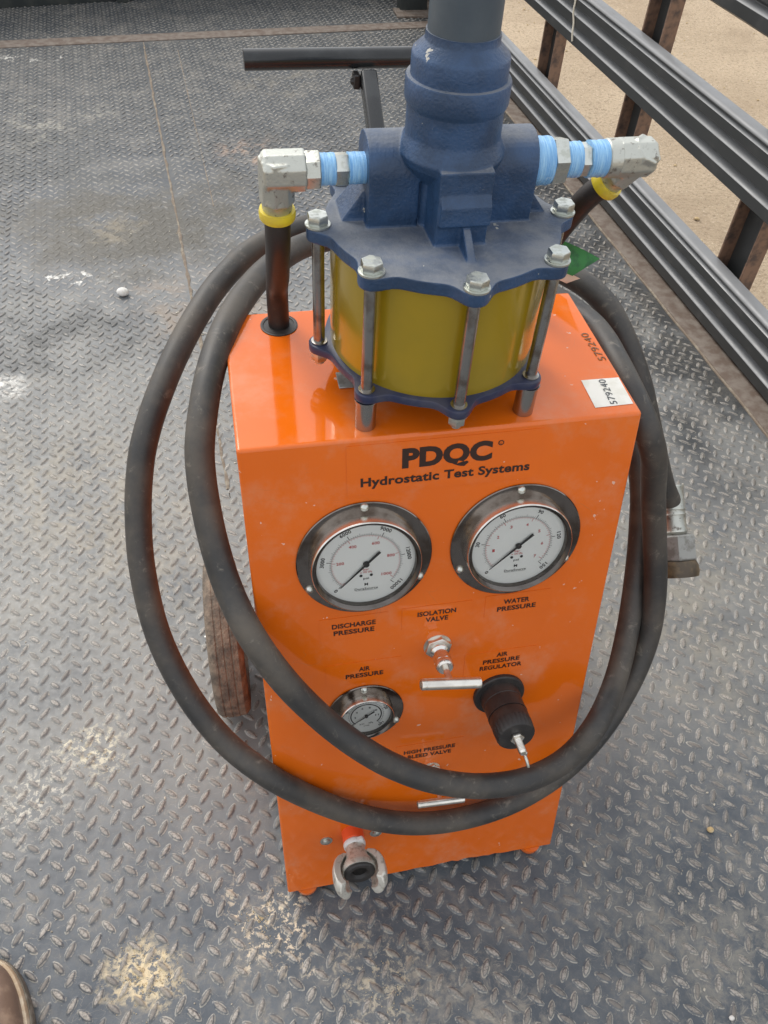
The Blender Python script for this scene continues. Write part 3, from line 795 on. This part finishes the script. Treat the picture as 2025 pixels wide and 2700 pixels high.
g2 = gauge(.0922, .1600, .0815, .0655, .020, .0095, ['0', '30', '60', '90', '120', '150'], ['1', '2', '3', '4', '5', '6', '7'], 265, .0750, (91, 205, 333), 'DuraSource', True, -138)
g2['label'] = 'water pressure gauge at the upper right of the panel'
g3 = gauge(-.0940, .4245, .0525, .0375, .016, .006, ['0', '40', '80', '120', '160'], ['2', '4', '6', '8', '10', '11'], 262, .0470, (92, 208, 333), '', False, -146)
g3['label'] = 'small air pressure gauge'

# isolation valve
def tvalve(u, v, rot, scale=1., off=.068, tl=.077, tr0=.0072):
    b = FP(u, v)
    s = scale
    va = add('valve', G().hexn(.031*s, .0002, .0085*s, rot=.3).lathe([(.0185*s, .0), (.0185*s, .0012)], 32).mesh('valve_nut'), 'satin', cart, b)
    g = G().lathe([(.0120*s, .008*s), (.0120*s, .013*s), (.0085*s, .016*s), (.0085*s, .020*s)], 32)
    g.hexn(.0205*s, .0195*s, .032*s, rot=.1); g.lathe([(.0112*s, .032*s), (.0118*s, .034*s), (.0112*s, .040*s), (.0095*s, .0425*s), (.0050*s, .0425*s)], 32)
    add('packing_nut', g.mesh('packing_nut'), 'steel', va, b)
    g = G().lathe([(.0043*s, .040*s), (.0043*s, off)], 20); add('stem', g.mesh('stem'), 'satin', va, b)
    h = tl/2; r = tr0
    g = G().lathe([(r*.6, -h+.004), (r*.6, -h), (r*.93, -h), (r, -h+.0012), (r, -h+.006), (r*.97, -h+.0065), (r, -h+.0075), (r, h-.0075), (r*.97, h-.0065), (r, h-.006), (r, h-.0012), (r*.93, h), (r*.6, h), (r*.6, h-.004)], 32)
    add('t_handle', g.mesh('t_handle'), 'satin', va, b @ T_(0, 0, off) @ R_('Z', -rot) @ R_('Y', 90))
    return va
va = tvalve(.0020, .3175, 9); va['label'] = 'isolation valve with long T handle in the middle of the panel'
vb = tvalve(.0035, .5690, 4, .72, .058, .0685, .0054); vb['label'] = 'bleed valve with short T handle behind the hose'

# air pressure regulator knob
b = FP(.0944, .4262)
g = G().lathe([(.0365, .0003), (.0365, .0050), (.0350, .0068), (.0285, .0072), (.0280, .012), (.0275, .022), (.0270, .0225), (.0272, .0235), (.0268, .040), (.0275, .0405), (.0275, .0440)], 64)
reg = add('pressure_regulator', g.mesh('regulator_body'), 'black_plastic', cart, b, label='black air pressure regulator knob with a steel screw')
g = G().lathe([(.0262, .044), (.0272, .0455), (.0268, .060)], 64, caps=False)
vs = []; fs = []; N = 96
for z, rr in ((.060, .0272), (.076, .0262), (.0785, .0240)):
    for k in range(N):
        r = rr-(.0010 if k % 4 in (0,) and z < .077 else 0); a = 2*PI*k/N; vs.append((r*math.cos(a), r*math.sin(a), z))
for j in range(2):
    for k in range(N): fs.append((j*N+k, j*N+(k+1) % N, (j+1)*N+(k+1) % N, (j+1)*N+k))
fs.append(tuple(2*N+k for k in range(N))); g.raw(vs, fs)
add('knob', g.mesh('knob'), 'black_plastic', reg, b)
g = G().hexn(.0165, .0785, .0835, rot=.2); g.lathe([(.0048, .083)]+[(.0048+(.0005 if i % 2 else 0), .084+i*.0011) for i in range(19)]+[(.004, .106)], 20)
add('adjusting_screw', g.mesh('adjusting_screw'), 'satin', reg, b)
g = G().box((.0040, -.0015, .096), (.0022, .0062, .022)); g.tube([(.001, -.001, .108), (.002, -.004, .114), (.0035, -.012, .119)], .0022, 8)
add('lock_pin', bevelled(g.mesh('lock_pin'), .0006, 1), 'zinc', reg, b)

# bolts with washers beside the air inlet
wm = G().lathe([(.0095, .0), (.0095, .0012), (.0060, .0014), (.0056, .0034), (.0035, .0046), (.0001, .0050)], 28).mesh('bolt')
for u, v in ((-.158, .7045), (-.080, .7055)): add('bolt', wm, 'zinc', cart, FP(u, v))

# claw coupling on the air inlet
b = FP(-.1172, .693)
g = G().lathe([(.0168, .0), (.0168, .017), (.0150, .019)], 40)
cp = add('air_coupling', g.mesh('inlet_collar'), 'orange_plastic', cart, b, label='twist claw air hose coupling')
g = G().lathe([(.0155, .0185), (.0172, .020), (.0165, .0265), (.0150, .027)], 40); g.box((.013, .008, .024), (.009, .012, .007), R_('Z', 20))
add('thread_tape', bevelled(g.mesh('thread_tape'), .001, 1), 'white_tape', cp, b)
g = G().lathe([(.0145, .026), (.0148, .036), (.0160, .037), (.0175, .046), (.0225, .054), (.0248, .060), (.0250, .066), (.0165, .066), (.0150, .055)], 48)
add('coupling_body', g.mesh('coupling_body'), 'coupling', cp, b)
g = G().lathe([(.0225, .064), (.0235, .069), (.0210, .0710), (.0140, .0700), (.0105, .066), (.0105, .050), (.0001, .050)], 40, caps=False)
add('gasket', g.mesh('gasket'), 'black_plastic', cp, b)
def claw(a0):
    g = G(); prof = [(.0140, .036, .0200, .034), (.0200, .043, .0300, .040), (.0255, .052, .0362, .049), (.0290, .061, .0398, .060), (.0295, .072, .0405, .074), (.0270, .083, .0385, .088), (.0235, .089, .0320, .096)]
    N = 11; span = math.radians(78); vs = []; fs = []
    for i in range(N):
        a = math.radians(a0)+span*(i/(N-1)-.5); e = 1-.16*abs(2*i/(N-1)-1)**3
        for (r0, z0, r1, z1) in prof:
            zz0 = .05+(z0-.05)*e; zz1 = .05+(z1-.05)*e
            vs += [(r0*math.cos(a), r0*math.sin(a), zz0), (r1*math.cos(a), r1*math.sin(a), zz1)]
    m = len(prof)
    for i in range(N-1):
        o, q = i*2*m, (i+1)*2*m
        for j in range(m-1):
            fs.append((o+2*j, q+2*j, q+2*j+2, o+2*j+2)); fs.append((o+2*j+1, o+2*j+3, q+2*j+3, q+2*j+1))
        fs.append((o, o+1, q+1, q)); fs.append((o+2*m-2, q+2*m-2, q+2*m-1, o+2*m-1))
    for o in (0, (N-1)*2*m):
        for j in range(m-1): fs.append((o+2*j, o+2*j+1, o+2*j+3, o+2*j+2))
    g.raw(vs, fs, True); me = fixn(g.mesh('claw')); return me
for a0 in (197, 345):
    c_ = add('claw', claw(a0), 'coupling', cp, b)
    c_.modifiers.new('round', 'BEVEL').width = .0015; c_.modifiers['round'].segments = 2

# ================================================================== PUMP
PX, PY = .0019, .1099; RB = .1253
PM = T_(PX, PY)
ZT = 1.0120; ZTb = .9985; ZB = .8765; ZBb = .8665
def lobed(rb, rl, wdt, N=192, ph=0):
    out = []
    for k in range(N):
        th = 2*PI*k/N; d = (math.degrees(th)-ph+22.5) % 45-22.5
        bmp = math.exp(-abs(d/wdt)**2.6)
        out.append(((rb+(rl-rb)*bmp)*math.cos(th), (rb+(rl-rb)*bmp)*math.sin(th)))
    return out
# head casting with its flange, fused into one cast body
g = G()
g.prism(lobed(.1175, .1368, 7.6), ZTb, ZT)
for sx, x0, x1 in ((-1, .030, .0785), (1, .030, .0855)):
    yc, zc, rr = .018, 1.0610, .0310
    pr = [(yc-rr*.96, ZT-.003), (yc+rr*.96, ZT-.003)]+[(yc+rr*math.cos(a), zc+rr*math.sin(a)) for a in np.linspace(0, PI, 22)]
    m3 = Matrix(((0, 0, 1, 0), (1, 0, 0, 0), (0, 1, 0, 0), (0, 0, 0, 1)))
    a_, b_ = (-x1, -x0) if sx < 0 else (x0, x1)
    g.prism(pr, a_, b_, m3)
g.prism([(-.040, .004), (-.0225, -.014), (-.0215, -.052), (.0285, -.052), (.031, -.018), (.058, .000), (.058, .045), (.02, .06), (-.02, .06), (-.045, .045)], ZT-.003, 1.082)
# front block: sloping upper face, small step below
yz = [(-.0500, ZT-.003), (-.0500, 1.031), (-.0580, 1.034), (-.0580, 1.052), (-.030, 1.096), (.01, 1.098), (.01, ZT-.003)]
m3 = Matrix(((0, 0, 1, 0), (1, 0, 0, 0), (0, 1, 0, 0), (0, 0, 0, 1)))
g.prism(yz, -.0195, .0285, m3)
g.lathe([(.030, 1.056), (.047, 1.074), (.0500, 1.082), (.0450, 1.0945), (.0440, 1.098), (.0440, 1.13), (.02, 1.13)], 64)
# rib and gussets
g.prism([(-.050, 1.035), (-.092, ZT-.004), (-.04, ZT-.004)], .0030, .0110, m3)
for sx in (-1, 1):
    x0 = .074 if sx < 0 else .080
    P0 = [(sx*x0, .012), (sx*(x0+.034), .012), (sx*(x0+.036), .055), (sx*x0, .055)]
    vs = [(sx*x0, .004, ZT-.003), (sx*(x0+.030), .004, ZT-.003), (sx*(x0+.030), .048, ZT-.003), (sx*x0, .048, ZT-.003), (sx*x0, .008, 1.042), (sx*(x0+.004), .008, 1.042), (sx*(x0+.004), .044, 1.042), (sx*x0, .044, 1.042)]
    g.raw(vs, [(0, 3, 2, 1), (4, 5, 6, 7), (0, 1, 5, 4), (1, 2, 6, 5), (2, 3, 7, 6), (3, 0, 4, 7)])
hm = fixn(g.mesh('pump_head'))
head = add('pump_head', hm, 'blue', cart, PM, label='blue cast pump head with scalloped flange')
rm = head.modifiers.new('fuse', 'REMESH'); rm.mode = 'VOXEL'; rm.voxel_size = .0012; rm.use_smooth_shade = True
sm_ = head.modifiers.new('soft', 'SMOOTH'); sm_.factor = .5; sm_.iterations = 2
g = G().lathe([(.0435, 1.112), (.0438, 1.1210), (.0458, 1.1240), (.0468, 1.1275), (.0468, 1.1435), (.0460, 1.1450), (.0428, 1.1456), (.0426, 1.1475), (.0428, 1.1500), (.0428, 1.1620), (.0418, 1.1645), (.0330, 1.1725), (.0322, 1.1740), (.0320, 1.180)], 96)
add('collar', g.mesh('collar'), 'blue', head, PM)
g = G().lathe([(.0308, 1.17), (.0308, 1.33), (.029, 1.335)], 72); add('air_motor_tube', g.mesh('air_motor_tube'), 'column', head, PM)
# gold cylinder
g = G().lathe([(.1120, ZB), (.1120, ZTb)], 128); cyl = add('pump_cylinder', g.mesh('pump_cylinder'), 'brass', cart, PM, label='gold anodised pump cylinder')
me = G().prism(lobed(.1180, .1368, 7.6), ZBb, ZB).mesh('base_flange'); add('base_flange', bevelled(me, .0015, 2, 50), 'navy', cart, PM)
rodm = G().lathe([(.0063, ZB+.002), (.0063, ZTb)], 20)
rodm.lathe([(.0088, ZB+.0004), (.0088, ZB+.0020), (.0064, ZB+.0024)], 24)
rodm = rodm.mesh('tie_rod')
bolt = G().lathe([(.0125, ZT+.0004), (.0125, ZT+.0022), (.0100, ZT+.0024)], 28); bolt.hexn(.0185, ZT+.0022, ZT+.0118, rot=.55, ch=.0012)
bolt = bolt.mesh('bolt_head')
nut = G().hexn(.0165, ZBb-.0125, ZBb-.0012, rot=.2, ch=.001); nut.lathe([(.011, ZBb-.0014), (.011, ZBb)], 24); nut.lathe([(.0055, ZBb-.017), (.0055, ZBb-.012)], 16)
nut = nut.mesh('nut')
sto = G().lathe([(.0112, Hh+.0003), (.0112, ZBb-.002)], 28); sto.lathe([(.0125, ZBb-.0019), (.0125, ZBb-.0003)], 28); sto = sto.mesh('standoff')
for k in range(8):
    a = math.radians(45*k+.1); P_ = PM @ T_(RB*math.cos(a), RB*math.sin(a))
    r = add('tie_rod', rodm, 'rod', cart, P_)
    add('bolt_head', bolt, 'zinc', r, P_ @ R_('Z', 0) if False else P_)
    if k % 2 == 0: add('nut', nut, 'zinc', r, P_)
    else: add('standoff', sto, 'rod', cart, P_)

# side ports: taped nipples, hex bushings, forged elbows
AY, AZ = PY+.013, 1.0605
def xaxis(x, rot=0): return T_(x, AY, AZ) @ R_('Y', 90) @ R_('Z', rot)
def hexbar(parent, x0, x1, af, mat, name, rot=0):
    g = G().hexn(af, 0, x1-x0, rot=math.radians(rot), ch=.0012); return add(name, g.mesh(name), mat, parent, xaxis(x0))
def tapew(parent, x0, x1, r):
    N = 8; prof = [(r*.9, 0)]+[(r*(1+random.uniform(-.018, .022)), (x1-x0)*i/N) for i in range(N+1)]+[(r*.9, x1-x0)]
    return add('thread_tape', G().lathe(prof, 40).mesh('thread_tape'), 'tape', parent, xaxis(x0))
def elbow(sx, xin, xout, down, name_label):
    """forged 90 degree elbow: square-ish bar along x turning to direction `down`"""
    d = Vector(down).normalized()
    a = Vector((xin, AY, AZ)); c = Vector((xout, AY, AZ))
    g = G(); s = .0178
    def bar(p0, dirv, L0, rad, n=8, ch=None):
        q = Vector(dirv).to_track_quat('Z', 'Y').to_matrix().to_4x4()
        rot0 = PI/8
        ring = lambda r, z: [(r*math.cos(rot0+2*PI*k/n), r*math.sin(rot0+2*PI*k/n), z) for k in range(n)]
        vs = ring(rad*.95, 0)+ring(rad, .0015)+ring(rad, L0-.003)+ring(rad*.86, L0)
        fs = [tuple(range(n-1, -1, -1)), tuple(range(3*n, 4*n))]+[(j*n+k, j*n+(k+1) % n, (j+1)*n+(k+1) % n, (j+1)*n+k) for j in range(3) for k in range(n)]
        g.raw(vs, fs, False, 0, Matrix.Translation(p0) @ q)
    L_ = abs(xout-xin)
    bar(a, (sx, 0, 0), L_+.0135, .0190)
    bar(c-d*.0135, d, .046, .0172)
    me = fixn(g.mesh('elbow_fitting'))
    o = add('elbow_fitting', me, 'forged', cart, None, label=name_label)
    rm = o.modifiers.new('fuse', 'REMESH'); rm.mode = 'VOXEL'; rm.voxel_size = .0009; rm.use_smooth_shade = True
    o.modifiers.new('soft', 'SMOOTH').iterations = 4
    return o, c+d*.0320, d
# left side
eL, pL, dL = elbow(-1, -.1325, -.1595, (-.02, .10, -1), 'left forged elbow fitting turned downwards')
g = G().lathe([(.0172, 0), (.0178, .001), (.0178, .0125), (.0168, .0135)], 8, smooth=False); add('collar', g.mesh('collar'), 'forged', eL, xaxis(-.1330))
tapew(eL, -.1195, -.1050, .0143); hexbar(eL, -.1052, -.0925, .0262, 'zinc', 'hex_bushing', 15); tapew(eL, -.0927, -.0755, .0143)
# right side
eR, pR, dR = elbow(1, .1760, .2020, (-.42, .42, -.80), 'right forged elbow fitting turned down and back')
tapew(eR, .0850, .1065, .0222); hexbar(eR, .1063, .1215, .0395, 'zinc', 'hex_bushing', 12); tapew(eR, .1213, .1370, .0165)
hexbar(eR, .1368, .1470, .0275, 'zinc', 'hex_bushing', 25); tapew(eR, .1468, .1650, .0172)
g = G().lathe([(.0175, 0), (.0185, .001), (.0185, .0125), (.0175, .0135)], 32); add('collar', g.mesh('collar'), 'forged', eR, xaxis(.1645))
# swivel collars, yellow rings and the two short hoses
def stub(p, d, target, lab):
    q = d.to_track_quat('Z', 'Y').to_matrix().to_4x4(); mw = Matrix.Translation(p) @ q
    g = G().lathe([(.0135, -.012), (.0160, -.010), (.0165, -.004), (.0150, -.002), (.0143, .008)], 32)
    g2_ = G().lathe([(.0130, .0062), (.0172, .0066), (.0180, .010), (.0176, .0150), (.0168, .0165), (.0125, .0160)], 40)
    s0 = p+d*.010
    t = Vector(target)
    pts = catmull([s0, s0+d*.035, (s0+d*.06).lerp(t+Vector((0, 0, .05)), .45), t+Vector((0, 0, .045)), t-Vector((0, 0, .02))], 8)
    h = add('short_hose', G().tube(pts, .0128, 24).mesh('short_hose'), 'rubber_brown', cart, None, label=lab)
    add('swivel', g.mesh('swivel'), 'forged', h, mw)
    add('yellow_ring', g2_.mesh('yellow_ring'), 'yellow', h, mw)
stub(pL, dL, (-.159, .2135, Hh), 'left short black hose down into the box')
stub(pR, dR, (.155, .2135, Hh), 'right short black hose down into the box')

# ================================================================== LONG HOSE
HOSE = [(0.4374,0.1369,0.4958),(0.4149,0.1442,0.5323),(0.3967,0.1557,0.5730),(0.3799,0.1707,0.6158),(0.3647,0.1869,0.6568),(0.3506,0.2051,0.6949),(0.3341,0.2283,0.7313),(0.3170,0.2537,0.7624),(0.2993,0.2808,0.7845),(0.2711,0.3169,0.7977),(0.2155,0.3715,0.8057),(0.1260,0.4364,0.8090),(0.0159,0.4872,0.8074),(-0.0902,0.4967,0.8007),(-0.1684,0.4593,0.7925),(-0.2203,0.3953,0.7854),(-0.2579,0.3274,0.7765),(-0.2917,0.2631,0.7574),(-0.3182,0.2107,0.7321),(-0.3365,0.1735,0.7057),(-0.3482,0.1464,0.6763),(-0.3583,0.1117,0.6300),(-0.3630,0.0678,0.5686),(-0.3552,0.0164,0.4986),(-0.3290,-0.0359,0.4301),(-0.2881,-0.0831,0.3688),(-0.2349,-0.1279,0.3369),(-0.1739,-0.1485,0.2774),(-0.1039,-0.1670,0.2304),(-0.0282,-0.1787,0.1993),(0.0533,-0.1795,0.1876),(0.1367,-0.1704,0.1983),(0.2081,-0.1555,0.2479),(0.2766,-0.1163,0.2777),(0.3186,-0.0808,0.3264),(0.3432,-0.0520,0.3703),(0.3546,-0.0266,0.4185),(0.3537,0.0021,0.4824),(0.3397,0.0294,0.5587),(0.3198,0.0410,0.6299),(0.3006,0.0359,0.6853),(0.2841,0.0293,0.7267),(0.2691,0.0360,0.7592),(0.2583,0.0566,0.7821),(0.2521,0.0884,0.7961),(0.2505,0.1271,0.8022),(0.2519,0.1708,0.8021),(0.2488,0.2213,0.7975),(0.2221,0.2867,0.7939),(0.1612,0.3630,0.7945),(0.0726,0.4275,0.7990),(-0.0194,0.4504,0.8068),(-0.0994,0.4196,0.8161),(-0.1579,0.3503,0.8250),(-0.1992,0.2714,0.8310),(-0.2265,0.2013,0.8310),(-0.2457,0.1424,0.8194),(-0.2575,0.0982,0.8009),(-0.2642,0.0707,0.7819),(-0.2670,0.0532,0.7620),(-0.2668,0.0295,0.7315),(-0.2624,-0.0021,0.6916),(-0.2520,-0.0369,0.6462),(-0.2317,-0.0819,0.6110),(-0.1983,-0.1173,0.5567),(-0.1548,-0.1410,0.4909),(-0.1113,-0.1639,0.4473),(-0.0678,-0.1804,0.4119),(-0.0149,-0.1949,0.3827),(0.0494,-0.2034,0.3613),(0.1180,-0.1997,0.3489),(0.1830,-0.1788,0.3460),(0.2240,-0.1564,0.3904),(0.2857,-0.0860,0.3749),(0.3185,-0.0273,0.4112),(0.3378,0.0246,0.4603),(0.3462,0.0688,0.5198),(0.3467,0.1104,0.5823),(0.3354,0.1597,0.6403),(0.3006,0.2167,0.6812),(0.2362,0.2681,0.6929),(0.1557,0.2890,0.6657),(0.0947,0.2750,0.6134),(0.1000,0.2500,0.5700)]
hose = thing('discharge_hose', 'long black rubber hose coiled in two loops hanging around the orange cart', 'hose', HOSE[0])
add('hose_body', G().tube(catmull(HOSE, 5), .0168, 24).mesh('hose_body'), 'rubber', hose)
e0 = Vector(HOSE[0]); e1 = Vector((.434, .042, .412))
dv = (e1-e0).normalized(); q = dv.to_track_quat('Z', 'X').to_matrix().to_4x4(); mw = Matrix.Translation(e0-dv*.030) @ q @ Matrix.Scale(1.18, 4)
g = G().lathe([(.0165, 0), (.0172, .001), (.0165, .004), (.0158, .006), (.0158, .030), (.0172, .032), (.0158, .034), (.0158, .037), (.0172, .039), (.0160, .041), (.0160, .060), (.0172, .062), (.0150, .066), (.0120, .070)], 40)
add('crimp_ferrule', g.mesh('crimp_ferrule'), 'forged', hose, mw)
g = G().hexn(.046, .066, .100, rot=.35, ch=.002); g.lathe([(.0155, .066), (.0155, .070)], 32); add('swivel_nut', g.mesh('swivel_nut'), 'grey_metal', hose, mw)
g = G().lathe([(.0150, .098), (.0240, .101), (.0268, .107), (.0278, .116), (.0265, .122), (.0170, .123)], 48); add('end_cap', g.mesh('end_cap'), 'brasscap', hose, mw)

# green inspection tag tucked behind the pump
tg = thing('paper_tag', 'green printed tag with a pink strip poking out behind the pump', 'tag', (.24, .26, .84))
def sheet(pts, nsub=6, sag=.003, th=.0006):
    a, b_, c_, d_ = [Vector(p) for p in pts]; vs = []; fs = []; N = nsub+1
    nn = (b_-a).cross(d_-a).normalized()
    for j in range(N):
        for i in range(N):
            s, t = i/nsub, j/nsub; p_ = (a*(1-s)+b_*s)*(1-t)+(d_*(1-s)+c_*s)*t
            vs.append(p_+nn*sag*math.sin(s*3.1+t*2))
    for j in range(nsub):
        for i in range(nsub): fs.append((j*N+i, j*N+i+1, (j+1)*N+i+1, (j+1)*N+i))
    b0 = len(vs); vs += [v_-nn*th for v_ in vs]; fs += [tuple(b0+k for k in reversed(f)) for f in fs[:nsub*nsub]]
    return G().raw(vs, fs, True)
add('green_slip', sheet([(.212, .290, .880), (.248, .228, .884), (.232, .254, .846), (.205, .300, .840)], 6).mesh('green_slip'), 'green', tg)
add('pink_slip', sheet([(.205, .300, .840), (.240, .250, .843), (.230, .262, .829), (.190, .315, .829)], 6).mesh('pink_slip'), 'tagpink', tg)

# ================================================================== SMALL THINGS ON THE DECK
def pebble(x, y, r, mat, label, cat='pebble', sq=(1, .8, .62)):
    o = thing('pebble', label, cat, (x, y, 0))
    g = G(); g.sphere((0, 0, 0), r, squash=sq, seg=20, rings=12)
    g.v = [tuple(Vector(v_)*(1+.16*mnoise.noise(Vector(v_)/r*.9))) for v_ in g.v]
    zmin = min(v_[2] for v_ in g.v)
    add('stone', g.mesh('stone'), mat, o, T_(x, y, -zmin+.0003))
pebble(-.5298, 1.615, .018, 'stone', 'white rounded pebble on the dark deck left of the hose', sq=(1, .85, .7))
pebble(.5202, -.2097, .0065, 'yellow_stone', 'small tan pebble on the deck right of the cart')
pebble(.4208, -.4821, .0045, 'stone', 'tiny white pebble on the deck near the lower right corner')

# grit and pale flecks scattered on the deck
random.seed(9); g = G()
for k in range(1500):
    x = random.uniform(-.95, 1.0); y = random.uniform(-.55, 2.6); s_ = random.uniform(.0006, .0019)*(1.8 if random.random() < .05 else 1)
    if -.2 < x < .2 and -.17 < y < .24: continue
    if mnoise.noise(Vector((x*3, y*3, 7))) < -.05 and random.random() < .8: continue
    a = random.random()*6; sx, sy = s_*random.uniform(.8, 2.2), s_; h = s_*.8
    P4 = [(-sx, -sy*.6, 0), (sx*.7, -sy, 0), (sx, sy*.7, 0), (-sx*.6, sy, 0), (0, 0, h)]
    vs = [(x+p[0]*math.cos(a)-p[1]*math.sin(a), y+p[0]*math.sin(a)+p[1]*math.cos(a), .0012+p[2]) for p in P4]
    g.raw(vs, [(0, 1, 4), (1, 2, 4), (2, 3, 4), (3, 0, 4), (3, 2, 1, 0)], False)
add('grit', g.mesh('grit'), 'grit', kind='stuff', label='pale grit and flecks scattered over the tread plate')

# loose sand lying in small heaps between the treads
random.seed(31); g = G()
for (cx_, cy_, rr_, nn_) in ((-.455, -.262, .050, 620), (-.27, -.215, .045, 200), (-.545, .115, .045, 160), (-.30, -.46, .06, 160), (-.08, -.34, .07, 160)):
    for k in range(nn_):
        a = random.random()*2*PI; d_ = rr_*abs(random.gauss(0, .55)); x = cx_+d_*math.cos(a)*1.15; y = cy_+d_*math.sin(a)
        if mnoise.noise(Vector((x*55, y*55, 2.))) < -.02: continue
        s_ = random.uniform(.0006, .0016); a = random.random()*6
        vs = [(x+s_*p[0], y+s_*p[1], .0006+s_*p[2]) for p in ((math.cos(a), math.sin(a), 0), (math.cos(a+2.1), math.sin(a+2.1), 0), (math.cos(a+4.2), math.sin(a+4.2), 0), (0, 0, 1.1))]
        g.raw(vs, [(0, 1, 3), (1, 2, 3), (2, 0, 3), (2, 1, 0)])
add('sand', g.mesh('sand'), 'sand', kind='stuff', label='pale loose sand lying in small heaps on the deck')

# boot toe of someone standing at the left
boot = thing('work_boot', 'dusty brown leather work boot standing on the deck at the lower left', 'boot', (-.68, -.36, 0))
def loft(rings, cap=True):
    g = G(); n = len(rings[0]); vs = [p for r in rings for p in r]; fs = []
    for j in range(len(rings)-1):
        for k in range(n): fs.append((j*n+k, j*n+(k+1) % n, (j+1)*n+(k+1) % n, (j+1)*n+k))
    if cap: fs.append(tuple(range(n-1, -1, -1))); fs.append(tuple((len(rings)-1)*n+k for k in range(n)))
    return g.raw(vs, fs, True)
def foot_outline(grow=0., N=48):
    # toe towards +y, heel at -y; length .30
    pts = []
    for k in range(N):
        a = 2*PI*k/N; y = math.sin(a); x = math.cos(a)
        ww = .052 if y > 0 else .040
        ww = .052-(.013*max(0, -y))
        pts.append(((ww+grow)*math.copysign(abs(x)**.82, x)-.006*y*y*(1 if y > 0 else 0), (.150+grow)*math.copysign(abs(y)**.92, y)))
    return pts
BM = T_(-.657, -.362) @ R_('Z', 6)
o1 = foot_outline(.007)
g = loft([[(x*.97, y*.985, .0005) for x, y in o1], [(x, y, .004) for x, y in o1], [(x, y, .022) for x, y in o1], [(x*.98, y*.99, .026) for x, y in o1]])
add('sole', g.mesh('sole'), 'boot_sole', boot, BM)
o2 = foot_outline(.004)
g = loft([[(x, y, .0262) for x, y in o2], [(x*1.005, y*1.003, .031) for x, y in o2], [(x*.97, y*.985, .037) for x, y in o2]])
add('welt', g.mesh('welt'), 'boot_rand', boot, BM)
up = []
o3 = foot_outline(-.002)
for z, s, ys_, yo in ((.0365, 1., 1., 0), (.050, 1.0, .99, -.001), (.064, .95, .93, -.008), (.078, .84, .80, -.024), (.090, .72, .64, -.045), (.102, .66, .50, -.066), (.13, .64, .42, -.080), (.18, .68, .40, -.085), (.22, .72, .42, -.085)):
    up.append([(x*s, y*ys_+yo, z) for x, y in o3])
g = loft(up); add('upper', g.mesh('upper'), 'leather', boot, BM)
lc = G()
for k in range(5):
    yy = .040-.022*k; zz = .088+.006*k
    lc.tube([(-.026, yy, zz-.006), (-.01, yy+.004, zz+.003), (.01, yy-.004, zz+.003), (.026, yy, zz-.006)], .0028, 6)
add('laces', lc.mesh('laces'), 'lace', boot, BM)

# smooth-by-angle for lathed and bevelled parts
for me in bpy.data.meshes:
    if me.name.startswith(('tread', 'enclosure', 'decal', 'ground', 'gravel', 'lettering', 'numeral')): continue
    try: me.set_sharp_from_angle(angle=math.radians(38))
    except Exception: pass
